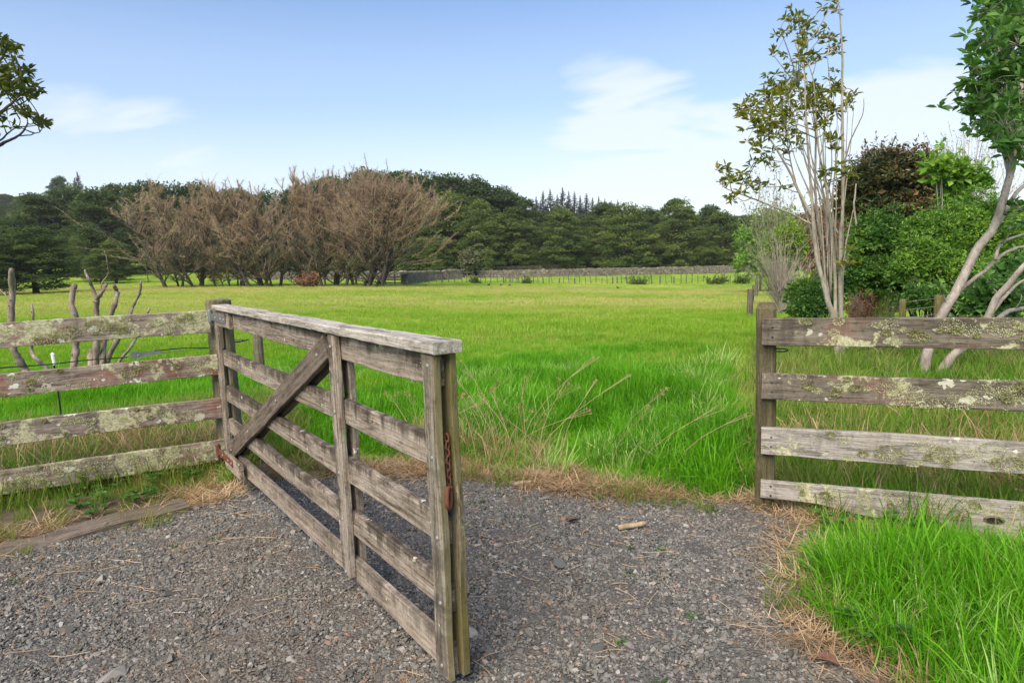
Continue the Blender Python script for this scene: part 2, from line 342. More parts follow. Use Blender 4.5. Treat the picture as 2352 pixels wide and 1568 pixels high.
M['bark_grey'] = bark_mat('grey_stem_bark', (.17, .145, .115), (.46, .41, .34), 20, (.15, .14, .08))
M['bark_cut'] = bark_mat('pruned_stem_bark', (.12, .09, .075), (.38, .30, .25), 14, (.07, .05, .04))
M['wood_gate'] = wood_mat('gate_timber', (.065, .047, .032), (.205, .165, .125), (.44, .385, .32), stain=.5, white=.35, mould=.95)
M['wood_cap'] = wood_mat('gate_cap_timber', (.14, .12, .10), (.36, .33, .29), (.56, .53, .47), stain=.25, white=.3)
M['wood_low'] = wood_mat('low_rail_timber', (.10, .075, .055), (.25, .205, .16), (.45, .385, .31), stain=.5, white=.3, mould=.6)
M['wood_dark'] = wood_mat('brace_timber', (.045, .034, .025), (.115, .09, .07), (.23, .19, .15), stain=.6)
M['wood_algae'] = wood_mat('algae_timber', (.07, .06, .03), (.19, .165, .10), (.32, .28, .19), stain=.35, algae=.75)
M['wood_latch'] = wood_mat('latch_timber', (.07, .06, .045), (.21, .185, .145), (.36, .32, .265), stain=.8, algae=.2, white=.2, endgreen=1.0)
M['wood_post'] = wood_mat('old_post_timber', (.055, .045, .03), (.14, .12, .085), (.25, .22, .17), stain=.6, algae=.55)
M['wood_rail_a'] = wood_mat('lichen_rail', (.09, .07, .052), (.225, .185, .145), (.38, .33, .27), lichen=.68, white=1.0, red=.4, stain=.7)
M['wood_rail_b'] = wood_mat('red_stained_rail', (.09, .068, .052), (.22, .178, .142), (.37, .32, .265), lichen=.6, white=1.0, red=.7, stain=.6)
M['wood_rail_c'] = wood_mat('dark_lichen_rail', (.05, .04, .03), (.125, .105, .082), (.23, .20, .16), lichen=.62, white=.9, red=.4, stain=.9)
M['wood_rail_d'] = wood_mat('pale_rail', (.14, .125, .105), (.30, .275, .245), (.44, .41, .37), lichen=.42, white=.5, red=.1, stain=.6)
M['wood_far'] = wood_mat('far_post_timber', (.06, .05, .04), (.14, .12, .10), (.24, .21, .18), stain=.4)
M['wood_sleeper'] = wood_mat('ground_sleeper', (.06, .05, .04), (.13, .105, .085), (.22, .185, .15), stain=.4, algae=.3)
M['lichen'] = leaf_mat('lichen_tuft', [(0, (.30, .30, .14)), (.5, (.46, .47, .26)), (1, (.62, .64, .47))], .35, .9)
M['steel'] = plain_mat('galvanised_steel', (.20, .21, .22), .5, .6)
M['bolt'] = plain_mat('bolt_head', (.24, .24, .24), .6, .4)
M['rust'] = plain_mat('rusty_iron', (.13, .045, .022), .85, .1, .5)
M['black'] = plain_mat('black_plastic', (.012, .012, .013), .45)
M['wire'] = plain_mat('fence_wire', (.22, .22, .21), .45, .7)
M['white'] = plain_mat('white_plastic', (.75, .75, .73), .4, 0, .05)
M['bird'] = plain_mat('dark_plumage', (.015, .016, .022), .5)
M['birdred'] = plain_mat('red_bill', (.4, .04, .02), .5)
M['stick'] = bark_mat('broken_stick', (.22, .16, .10), (.46, .36, .25), 30)
M['leafbrown'] = plain_mat('fallen_leaf', (.10, .04, .025), .7, 0, .4)
def ground_mats():
    m, g = new_mat('pasture'); pos = g('ShaderNodeNewGeometry', out='Position')
    a = g.noise(pos, .06, 5, .6); b = g.noise(pos, .9, 5, .65); c = g.noise(pos, 9, 4, .7)
    v = g.math('ADD', g.math('ADD', g.math('MULTIPLY', a, .55), g.math('MULTIPLY', b, .25)), g.math('MULTIPLY', c, .2))
    col = g.ramp(v, [(.36, (.11, .24, .012)), (.48, (.20, .35, .025)), (.58, (.31, .39, .065)), (.68, (.44, .40, .16))])
    bp = g('ShaderNodeBump', {'Strength': .8, 'Distance': .08, 'Height': c})
    g.out_surf(g('ShaderNodeBsdfPrincipled', {'Base Color': col, 'Roughness': .9, 'Specular IOR Level': .1, 'Normal': bp})); M['pasture'] = m
    m, g = new_mat('gravel_fines'); pos = g('ShaderNodeNewGeometry', out='Position')
    b = g.noise(pos, 1.1, 4, .6); c = g.noise(pos, 70, 5, .75); d = g('ShaderNodeTexVoronoi', {'Vector': pos, 'Scale': 85.0}, out='Distance')
    col = g.ramp(c, [(.3, (.045, .041, .037)), (.7, (.14, .13, .118))])
    col = g.mix(g.ramp(b, [(.45, 0), (.68, .7)]), col, (.17, .125, .085))
    bp = g('ShaderNodeBump', {'Strength': 1.0, 'Distance': .012, 'Height': d})
    g.out_surf(g('ShaderNodeBsdfPrincipled', {'Base Color': col, 'Roughness': .85, 'Normal': bp})); M['fines'] = m
    m, g = new_mat('crushed_stone'); r = g('ShaderNodeObjectInfo', out='Random'); pos = g('ShaderNodeNewGeometry', out='Position')
    col = g.ramp(r, [(0, (.066, .066, .060)), (.35, (.124, .124, .113)), (.62, (.184, .180, .163)), (.80, (.20, .18, .15)), (.9, (.26, .25, .23)), (.965, (.40, .375, .335)), (.985, (.30, .17, .10)), (1, (.34, .19, .11))])
    col = g.mix(g.ramp(g.noise(pos, 1.0, 3), [(.50, 0), (.70, .40)]), col, (.135, .112, .08))
    col = g.mix(g.math('MULTIPLY', g.noise(pos, 120, 3), .4), col, (.05, .048, .045))
    g.out_surf(g('ShaderNodeBsdfPrincipled', {'Base Color': col, 'Roughness': .72, 'Specular IOR Level': .4})); M['stone'] = m
    m, g = new_mat('wall_stone'); v = g('ShaderNodeAttribute', attribute_name='var', out='Fac'); pos = g('ShaderNodeNewGeometry', out='Position')
    col = g.ramp(v, [(0, (.075, .063, .047)), (.6, (.155, .137, .11)), (.9, (.235, .213, .178)), (1, (.36, .33, .28))])
    col = g.mix(g.math('MULTIPLY', g.noise(pos, 6, 4), .5), col, (.13, .12, .085))
    g.out_surf(g('ShaderNodeBsdfPrincipled', {'Base Color': col, 'Roughness': .92})); M['wall'] = m
    m, g = new_mat('dark_soil'); pos = g('ShaderNodeNewGeometry', out='Position')
    g.out_surf(g('ShaderNodeBsdfPrincipled', {'Base Color': g.ramp(g.noise(pos, 14, 5), [(.3, (.035, .025, .016)), (.7, (.12, .09, .055))]), 'Roughness': 1.0})); M['soil'] = m
ground_mats()

# ------------------------------------------------------------------ ground sheet
def build_ground():
    rad = np.concatenate([[.4], np.geomspace(.8, 640, 160)]); na = 300
    th = np.arange(na) * 2 * math.pi / na
    X = rad[:, None] * np.sin(th)[None]; Y = rad[:, None] * np.cos(th)[None]; Z = gz(X, Y)
    V = np.stack([X, Y, Z], -1).reshape(-1, 3); V = np.vstack([V, [[0, 0, float(gz(0, 0))]]])
    i = np.arange(len(rad) - 1)[:, None] * na; j = np.arange(na)[None]; k = (j + 1) % na
    F = np.stack([i + j, i + na + j, i + na + k, i + k], -1).reshape(-1, 4)
    mb = MB(); mb.add(V, [F, np.stack([np.full(na, len(V) - 1), np.arange(na), (np.arange(na) + 1) % na], -1)])
    tag(mb.build('ground', M['pasture'], smooth=True), 'grassy pasture sloping down from the gate to the tree line', 'ground', kind='structure')
build_ground()
GRAVEL = np.array([(-4.6, 2.3), (-3.4, 3.35), (-2.85, 3.88), (-2.28, 4.25), (-2.1, 4.75), (-1.96, 5.2), (-1.12, 5.06), (-.42, 4.96), (.1, 4.68), (.62, 4.42), (1.1, 4.2), (1.5, 4.0), (1.62, 3.83), (1.72, 3.62), (1.45, 3.3), (1.26, 2.85), (1.2, 2.5), (1.3, 2.2), (1.4, 1), (1.6, -2.5), (-5, -2.5)])
def inside(x, y, poly=GRAVEL):
    x = np.asarray(x); y = np.asarray(y); r = np.zeros(x.shape, bool); n = len(poly)
    for i in range(n):
        (x1, y1), (x2, y2) = poly[i], poly[i - 1]
        c = ((y1 > y) != (y2 > y)) & (x < (x2 - x1) * (y - y1) / (y2 - y1 + 1e-12) + x1); r ^= c
    return r
def edge_dist(x, y, poly=GRAVEL):
    x = np.asarray(x); y = np.asarray(y); d = np.full(x.shape, 1e9)
    for i in range(len(poly)):
        a = poly[i - 1]; b = poly[i]; ab = b - a; t = np.clip(((x - a[0]) * ab[0] + (y - a[1]) * ab[1]) / (ab @ ab), 0, 1)
        d = np.minimum(d, np.hypot(x - a[0] - t * ab[0], y - a[1] - t * ab[1]))
    return d
def build_gravel():
    xs = np.arange(-5, 1.9, .05); ys = np.arange(-2.5, 5.4, .05); X, Y = np.meshgrid(xs, ys, indexing='ij')
    jx = X + .03 * vnoise(X, Y, 7, 1); jy = Y + .03 * vnoise(X, Y, 7, 5)
    idx = np.arange(X.size).reshape(X.shape); cxm = (X[:-1, :-1] + .025); cym = (Y[:-1, :-1] + .025)
    keep = inside(cxm + .08 * vnoise(cxm, cym, 3, 2), cym + .08 * vnoise(cxm, cym, 3, 4))
    F = np.stack([idx[:-1, :-1], idx[1:, :-1], idx[1:, 1:], idx[:-1, 1:]], -1)[keep]
    Z = gz(X, Y) + .012 + .006 * vnoise(X, Y, 9, 6)
    mb = MB(); mb.add(np.stack([jx, jy, Z], -1).reshape(-1, 3), F)
    tag(mb.build('gravel_drive', M['fines'], smooth=True), 'dark gravel driveway bed in front of the gate', 'driveway', kind='structure')
build_gravel()
def build_soil():
    xs = np.arange(-5.5, 2.4, .06); ys = np.arange(2.0, 6.2, .06); X, Y = np.meshgrid(xs, ys, indexing='ij'); idx = np.arange(X.size).reshape(X.shape)
    cx_ = X[:-1, :-1] + .03; cy_ = Y[:-1, :-1] + .03; ls = (cx_ + 2.258) * math.sin(R_(26.24)) - (cy_ - 5.178) * math.cos(R_(26.24))
    ed = edge_dist(cx_, cy_) + .10 * vnoise(cx_, cy_, 3.5, 8); keep = (ed < .30) | ((cx_ < -1.9) & (ls > -.35 + .2 * vnoise(cx_, cy_, 2, 3)) & (ls < 1.35))
    keep &= ~((cx_ > 1.15) & (cy_ < 3.6) & (ed > .14)); keep &= ~(inside(cx_, cy_) & (edge_dist(cx_, cy_) > .3))
    F = np.stack([idx[:-1, :-1], idx[1:, :-1], idx[1:, 1:], idx[:-1, 1:]], -1)[keep]; mb = MB()
    mb.add(np.stack([X + .03 * vnoise(X, Y, 7, 1), Y + .03 * vnoise(X, Y, 7, 5), gz(X, Y) + .006 + .004 * vnoise(X, Y, 8, 2)], -1).reshape(-1, 3), F)
    tag(mb.build('bare_soil', M['soil'], smooth=True), 'bare brown soil along the gravel edge and under the left fence', 'soil', kind='structure')
build_soil()

# ------------------------------------------------------------------ boards, posts, gate and fences
def lnoise(n, amp, k=6):
    c = rng.normal(size=k + 3) * amp; return np.interp(np.linspace(0, k + 1, n), np.arange(k + 3), c)
def board(name, L, h, th, m, parent, loc=(0, 0, 0), rot=(0, 0, 0), seg=None, wob=.004, cham=.0035, bottom=None, top=None):
    """plank along local x from 0 to L, z is its height (centred), y its thickness (centred)"""
    n = seg or max(4, int(L / .06)); x = np.linspace(0, L, n)
    t = h / 2 + lnoise(n, wob) + rng.normal(size=n) * wob * .25; b = -h / 2 + lnoise(n, wob) + rng.normal(size=n) * wob * .25
    if bottom is not None: b = b + bottom(x)
    if top is not None: t = t + top(x)
    f = -th / 2 + lnoise(n, wob * .5); k = th / 2 + lnoise(n, wob * .5); c = cham
    ring = np.stack([np.stack([x, f, b + c], -1), np.stack([x, f + c, b], -1), np.stack([x, k - c, b], -1), np.stack([x, k, b + c], -1),
                     np.stack([x, k, t - c], -1), np.stack([x, k - c, t], -1), np.stack([x, f + c, t], -1), np.stack([x, f, t - c], -1)], 1)
    ring[0, :, 0] += rng.normal(size=8) * .002; ring[-1, :, 0] += rng.normal(size=8) * .002
    V = ring.reshape(-1, 3); i = np.arange(n - 1)[:, None] * 8; j = np.arange(8)[None]; kk = (j + 1) % 8
    F = np.stack([i + j, i + kk, i + 8 + kk, i + 8 + j], -1).reshape(-1, 4)
    mb = MB(); mb.add(V, [F[:, ::-1], np.arange(8)[None], (np.arange(8) + (n - 1) * 8)[::-1][None]])
    o = mb.build(name, m, parent); o.location = tuple(map(float, loc)); o.rotation_euler = rot; return o
def upright(name, h, wx, wy, m, parent, loc, lean=(0, 0), **k):      # a plank set on end: its local x points up
    o = board(name, h, wx, wy, m, parent, loc, seg=max(6, int(h / .08)), **k)
    o.rotation_euler = Euler((0, -math.pi / 2 + lean[0], 0)); return o
def dome(mb, c, nrm_, r, h, n=8):
    nrm_ = nrm(nrm_); a = nrm(np.cross(nrm_, [.2, .3, .9])); b = np.cross(nrm_, a); th = np.arange(n) * 2 * math.pi / n
    V = [np.asarray(c)]; rings = [(1, 0), (.8, .65), (.3, 1)]
    V = np.concatenate([np.asarray(c) + r * s * (a * np.cos(th)[:, None] + b * np.sin(th)[:, None]) + nrm_ * h * e for s, e in rings])
    F = []
    for q in range(2):
        i = np.arange(n); k = (i + 1) % n; F.append(np.stack([q * n + i, q * n + k, (q + 1) * n + k, (q + 1) * n + i], -1))
    F.append((np.arange(n) + 2 * n)[None]); mb.add(V, F)
def bolt(parent, loc, nv=(0, -1, 0), r=.0095, m=None, name='bolt'):
    mb = MB(); dome(mb, (0, 0, 0), nv, r, r * .6); o = mb.build(name, m or M['bolt'], parent, smooth=True); o.location = loc; return o
def lichen(parent, L, h, th, n, seed, big=()):
    r = np.random.default_rng(seed); mb = MB()
    cl = [(r.uniform(.03, .98) * L, r.uniform(-.48, .48) * h, r.uniform(.008, .022), r.random()) for _ in range(n)]
    cl += [(a * L, b * h, c, d) for a, b, c, d in big]
    for (x, z, rad, ty) in cl:
        k = int(40 + rad * 5200); a = r.uniform(0, 2 * math.pi, k); q = rad * np.sqrt(r.random(k))
        stretch = 1.5; P = np.stack([x + q * np.cos(a) * stretch, np.full(k, -th / 2 - .001), np.clip(z + q * np.sin(a) * .9, -h * .5, h * .5 + .004)], -1)
        out = np.stack([np.cos(a), np.full(k, -.5 - .9 * (ty > .5)), np.sin(a)], -1) + r.normal(size=(k, 3)) * .5
        leaves(mb, P, out, r.normal(size=(k, 3)) + [0, -1, 0], r.uniform(.004, .009, k) + .008 * (ty > .5), r.uniform(.003, .006, k), np.clip(.35 + .45 * (ty < .5) + r.normal(size=k) * .2, 0, 1))
    o = mb.build('lichen', M['lichen'], parent); o['kind'] = 'stuff'; return o

# gate --------------------------------------------------------------
GY = R_(-55.5)
def build_gate():
    root = empty('farm_gate', (-2.168, 5.0655, 0), GY)
    tag(root, 'open weathered timber five-rail gate with diagonal brace over the gravel', 'gate')
    Lg = 3.43
    hs = [(1.175, 1.287), (.880, .995), (.614, .727), (.366, .482), (.135, .252)]
    mats = ['wood_gate', 'wood_gate', 'wood_gate', 'wood_gate', 'wood_low']
    for i, (a, b) in enumerate(hs):
        board('rail', Lg - .045, b - a, .030, M[mats[i]], root, (.01, 0, (a + b) / 2), wob=.003)
    board('cap_board', 3.40, .036, .108, M['wood_cap'], root, (.06, -.002, 1.290 + .02), wob=.004, cham=.004)
    for (u, wd, zb, m, ml) in ((.05, .09, .19, 'wood_gate', 0), (2.475, .085, .17, 'wood_gate', 0), (3.39, .085, .14, 'wood_algae', 1)):
        for s in (-1, 1):
            o = upright('stile', 1.284 - zb, wd, .028, M['wood_algae' if (ml and s > 0) else 'wood_post' if (u < .2 and s > 0) else ('wood_latch' if ml else 'wood_gate')], root, (u, s * .0295, zb))
        for (a, b) in hs:
            if not (u < .2 and (b < .3 or a > 1.1)): bolt(root, (u + .004 * random.uniform(-2, 2), -.0445, (a + b) / 2 + random.uniform(-.02, .02)))
    # diagonal braces, one on each face, butting under the cap beside the middle stile
    for s in (-1, 1):
        p0 = np.array([.10, .215]); p1 = np.array([2.395, 1.225]); d = p1 - p0; ln = np.hypot(*d); a = math.atan2(d[1], d[0])
        o = board('brace', ln, .118, .028, M['wood_dark'], root, (p0[0], s * .0300, p0[1]), (0, -a, 0), wob=.003)
        if s < 0:
            for q in (.06, .30, .62, .95): bolt(root, (p0[0] + d[0] * q, -.0455, p0[1] + d[1] * q))
    # packers under the two hinge straps
    board('packer', .40, .112, .028, M['wood_gate'], root, (.100, -.0300, 1.232), wob=.002)
    board('packer', .44, .118, .028, M['wood_low'], root, (.13, -.0600, .193), wob=.002)
    # hinges
    for (z, m, e, yy) in ((1.235, 'steel', .42, -.0465), (.213, 'rust', .40, -.0765)):
        mb = MB(); x0, x1 = -.06, e; t = .004; hh = .024
        V = [(x0, yy, z - hh), (x1, yy, z - hh), (x1, yy, z + hh), (x0, yy, z + hh)]; V = np.array(V + [(a, b - t, c) for a, b, c in V])
        mb.add(V, np.array([[0, 1, 2, 3], [7, 6, 5, 4], [0, 4, 5, 1], [1, 5, 6, 2], [2, 6, 7, 3], [3, 7, 4, 0]]))
        th = np.linspace(0, 2 * math.pi, 9)
        tube(mb, [(x0 - .012, yy, z - .04), (x0 - .012, yy, z + .045)], .019, 10)
        h = mb.build('hinge_strap', M[m], root)
        for q in (.35, .72, .93): bolt(h, (x0 + (x1 - x0) * q, yy - t, z), r=.010, m=M['bolt'] if m == 'steel' else M['bolt'])
        mb = MB(); tube(mb, spline([(x0 - .012, yy, z + .05), (x0 - .012, yy, z - .06), (x0 - .02, yy + .03, z - .075), (x0 - .05, yy + .09, z - .07)], 10), .011, 8)
        mb.build('hinge_pin', M[m], root, smooth=True)
    # rusty chain hanging between the latch stiles
    zc = 1.0
    for i in range(7):
        mb = MB(); a = np.linspace(0, 2 * math.pi, 13)[:-1]; lp = np.stack([0.008 * np.cos(a), 0 * a, .016 * np.sin(a)], -1)
        lp = np.vstack([lp, lp[:1]]); tube(mb, lp, .0032, 6, cap=False); o = mb.build('chain_link', M['rust'], root, smooth=True)
        o.location = (3.418 + .003 * (i % 2), .0, zc - .025 * i); o.rotation_euler = (0, .1 * random.uniform(-1, 1), (i % 2) * math.pi / 2 + .4)
    mb = MB(); tube(mb, spline([(0, 0, 0), (.0, 0, -.05), (.012, 0, -.075), (.03, 0, -.06), (.03, 0, -.02), (.018, 0, -.002), (.004, 0, -.012)], 18), .0075, 8)
    o = mb.build('chain_hook', M['rust'], root, smooth=True); o.location = (3.425, 0, zc - .165); o.rotation_euler = (0, 0, -.9)
    return root
build_gate()

def round_post(name, h, r, m, parent, loc, n=16, lean=(0, 0), taper=.96, flat=.0):
    z = np.concatenate([[-.15], np.linspace(0, h - .02, 9), [h - .006, h]]); th = np.arange(n) * 2 * math.pi / n
    rr = np.interp(z, [0, h], [r, r * taper]); rr[-2] *= .99; rr[-1] *= .93
    k = 1 + .04 * np.sin(3 * th + 1) + rng.normal(size=n) * .015
    V = np.stack([rr[:, None] * k * np.cos(th) + lead(z, lean[0]), rr[:, None] * k * np.sin(th) + lead(z, lean[1]), np.broadcast_to(z[:, None], (len(z), n)) + (z[:, None] > h - .01) * rng.normal(size=n) * .004], -1).reshape(-1, 3)
    i = np.arange(len(z) - 1)[:, None] * n; j = np.arange(n)[None]; kk = (j + 1) % n
    mb = MB(); mb.add(V, [np.stack([i + j, i + kk, i + n + kk, i + n + j], -1).reshape(-1, 4), (np.arange(n) + (len(z) - 1) * n)[None]])
    # lay the texture grain along the post: keep it as local z by building upright and turning the mesh
    o = mb.build(name, m, parent, smooth=False); o.location = tuple(map(float, loc)); return o
def lead(z, l): return (np.asarray(z) * l)[:, None]
M['wood_round'] = M['wood_post']

def post_mat_z(name, **k):                       # timber whose grain runs up local z
    m = wood_mat(name, **k); t = m.node_tree
    tc = [n for n in t.nodes if n.type == 'TEX_COORD'][0]; src = tc.outputs['Object']
    tg = [l.to_socket for l in src.links]; mp = t.nodes.new('ShaderNodeMapping'); mp.inputs['Rotation'].default_value = (0, math.pi / 2, 0)
    t.links.new(src, mp.inputs[0])
    for s in tg: t.links.new(mp.outputs[0], s)
    return m
M['post_round'] = post_mat_z('hinge_post_timber', dark=(.06, .05, .03), mid=(.16, .135, .095), light=(.30, .26, .19), stain=.6, algae=.6)
M['post_dark'] = post_mat_z('dark_mossy_post', dark=(.035, .03, .018), mid=(.10, .085, .05), light=(.17, .145, .095), stain=.8, algae=.35)
M['post_old'] = post_mat_z('weathered_post', dark=(.06, .05, .035), mid=(.15, .13, .10), light=(.28, .245, .20), stain=.6, algae=.35)
M['post_far'] = post_mat_z('far_post', dark=(.05, .04, .032), mid=(.12, .10, .085), light=(.22, .19, .16), stain=.5)
M['post_alg'] = post_mat_z('green_post', dark=(.08, .07, .03), mid=(.20, .17, .07), light=(.32, .27, .14), stain=.4, algae=.7)

# left fence ----------------------------------------------------------
def build_left_fence():
    yaw = R_(26.24); root = empty('post_and_rail_fence', (-2.258, 5.178, 0), yaw)
    tag(root, 'lichen-covered four-rail timber fence running into the gate hinge post', 'fence')
    Lr = 4.6
    hs = [(1.110, 1.277, 'wood_rail_a', -.03), (.777, .936, 'wood_rail_b', .04), (.434, .601, 'wood_rail_b', .045), (.100, .269, 'wood_rail_a', .05)]
    dip = lambda x: .018 * np.exp(-((x - 2.25) / .12) ** 2) + .012 * np.exp(-((x - 2.62) / .1) ** 2)
    big = {0: [(.80, -.05, .05, .8), (.77, -.3, .05, .9), (.84, .1, .06, .7), (.87, .0, .05, .8), (.92, .1, .03, .3), (.955, .05, .05, .4), (.98, .2, .04, .2), (.72, .1, .03, .3)],
           1: [(.745, .15, .03, .3), (.865, .1, .05, .7), (.885, .3, .04, .2), (.96, .1, .055, .4), (.67, -.1, .05, .8), (.80, -.35, .03, .2)],
           2: [(.78, .25, .03, .4), (.80, .1, .03, .3), (.91, .1, .04, .3), (.94, -.1, .04, .4)],
           3: [(.72, .2, .07, .1), (.76, .35, .06, .1), (.80, .25, .06, .2), (.84, .3, .06, .1), (.87, .1, .06, .1), (.9, .2, .05, .3), (.96, .2, .03, .2), (.70, -.2, .05, .7)]}
    for i, (a, b, m, e) in enumerate(hs):
        L = Lr + e; o = board('rail', L, b - a, .04, M[m], root, (-Lr, .02, (a + b) / 2), wob=.004, bottom=(dip if i in (1, 3) else None))
        lichen(o, L, b - a, .04, 46, 10 + i, big[i])
    p = round_post('gate_post', 1.345, .098, M['post_round'], root, (.045, .145, 0)); p['label'] = 'round hinge post with a flat pale top'
    round_post('post', 1.33, .09, M['post_old'], root, (-2.75, .14, 0))
    mb = MB()
    for z in (1.24, 1.15, .9, .82, .56, .47, .23, .15):
        dome(mb, (.01, -.002, z), (0, -1, 0), .006, .003)
    return root
build_left_fence()

# right fence ----------------------------------------------------------
def build_right_fence():
    yaw = R_(-22.97); root = empty('post_and_rail_fence', (1.44, 3.883, 0), yaw)
    tag(root, 'four-rail timber fence on the driveway grass side, with a squared end post', 'fence')
    Lr = 4.9
    hs = [(1.042, 1.197, 'wood_rail_c'), (.723, .877, 'wood_rail_c'), (.396, .557, 'wood_rail_d'), (.128, .237, 'wood_rail_d')]
    def low(x): return -.05 * sstep(.25, .62, x) + .045 * np.exp(-((x - .86) / .10) ** 2) - .055 * sstep(.85, 1.0, x)
    def gone(x): return 0 * x
    big = {0: [(.13, .3, .03, .2), (.19, .25, .04, .1), (.16, -.1, .03, .8), (.205, .1, .03, .1), (.235, .2, .05, .2), (.26, .3, .04, .3), (.155, .0, .02, .9), (.30, .1, .05, .3)],
           1: [(.05, .1, .02, .8), (.08, -.1, .02, .8), (.10, .1, .02, .7), (.135, .15, .05, .2), (.15, -.1, .06, .2), (.165, -.3, .05, .3), (.20, -.25, .055, .1), (.22, .0, .05, .1), (.235, .3, .05, .1), (.26, .2, .06, .8), (.275, -.1, .06, .7), (.285, .1, .05, .2), (.32, .0, .06, .3)],
           2: [(.09, .2, .02, .1), (.135, -.1, .05, .8), (.17, .2, .04, .1), (.185, -.05, .05, .7), (.20, .1, .05, .2), (.23, .1, .06, .3), (.245, -.2, .05, .8), (.27, .0, .06, .8), (.29, -.2, .05, .8), (.31, .1, .06, .4)],
           3: [(.085, .2, .025, .1), (.11, .1, .03, .1), (.14, .25, .04, .1), (.16, .2, .06, .1), (.18, .1, .06, .1), (.20, .05, .06, .1), (.22, .25, .05, .1), (.265, .2, .05, .1), (.28, .0, .05, .1)]}
    for i, (a, b, m) in enumerate(hs):
        o = board('rail', Lr, b - a, .04, M[m], root, (-.005, .02, (a + b) / 2), wob=.003, bottom=(low if i == 3 else None))
        lichen(o, Lr, b - a, .04, 60 if i < 2 else 36, 30 + i, big[i])
        for q in (.02, .075): bolt(o, (.055, -.0205, (q - .05) * 1.0), r=.006, m=M['black'], name='nail')
    # bottom rail knot: dark rim and flat black disc painting the hole's shade
    mb = MB(); a = np.linspace(0, 2 * math.pi, 15)[:-1]
    rim = np.stack([.05 * np.cos(a), -.004 + 0 * a, .024 * np.sin(a)], -1); inn = np.stack([.036 * np.cos(a), -.002 + 0 * a, .016 * np.sin(a)], -1); dp = inn * [.7, 0, .7] + [0, -.0012, 0]
    n = 14; i = np.arange(n); k = (i + 1) % n
    mb.add(np.vstack([rim * [1, .2, 1], inn + [0, -.004, 0]]), np.stack([i, k, n + k, n + i], -1)); o = mb.build('knot', M['wood_dark'], root); o.location = (1.15, -.0015, .135)
    mb = MB(); mb.add(inn + [0, -.001, 0], np.arange(n)[None]); o2 = mb.build('knot_hole_shade', M['black'], root); o2.location = (1.15, -.0015, .135)
    # squared end post with chamfered head
    def sq_post(loc, hgt, m):
        mb = MB(); z = np.concatenate([[-.2], np.linspace(0, hgt - .03, 8), [hgt]]); wx, wy = .054, .072
        out = []
        for q, zz in enumerate(z):
            s = .80 if q == len(z) - 1 else 1; c = .016
            a, b = wx * s, wy * s
            ring = np.array([(-a + c, -b), (a - c, -b), (a, -b + c), (a, b - c), (a - c, b), (-a + c, b), (-a, b - c), (-a, -b + c)]) + rng.normal(size=(8, 2)) * .0015
            out.append(np.column_stack([ring, np.full(8, zz)]))
        V = np.vstack(out); i = np.arange(len(z) - 1)[:, None] * 8; j = np.arange(8)[None]; kk = (j + 1) % 8
        mb.add(V, [np.stack([i + j, i + kk, i + 8 + kk, i + 8 + j], -1).reshape(-1, 4), (np.arange(8) + (len(z) - 1) * 8)[None]])
        o = mb.build('post', m, root); o.location = loc; return o
    sq_post((.012, .118, 0), 1.275, M['post_dark']); sq_post((2.75, .118, 0), 1.27, M['post_old'])
    mb = MB(); tube(mb, spline([(0, 0, 0), (.05, 0, 0), (.07, 0, .008), (.05, 0, .016), (0, 0, .016)], 12), .004, 6)
    o = mb.build('wire_hook', M['black'], root, smooth=True); o.location = (.062, .12, .99)
build_right_fence()

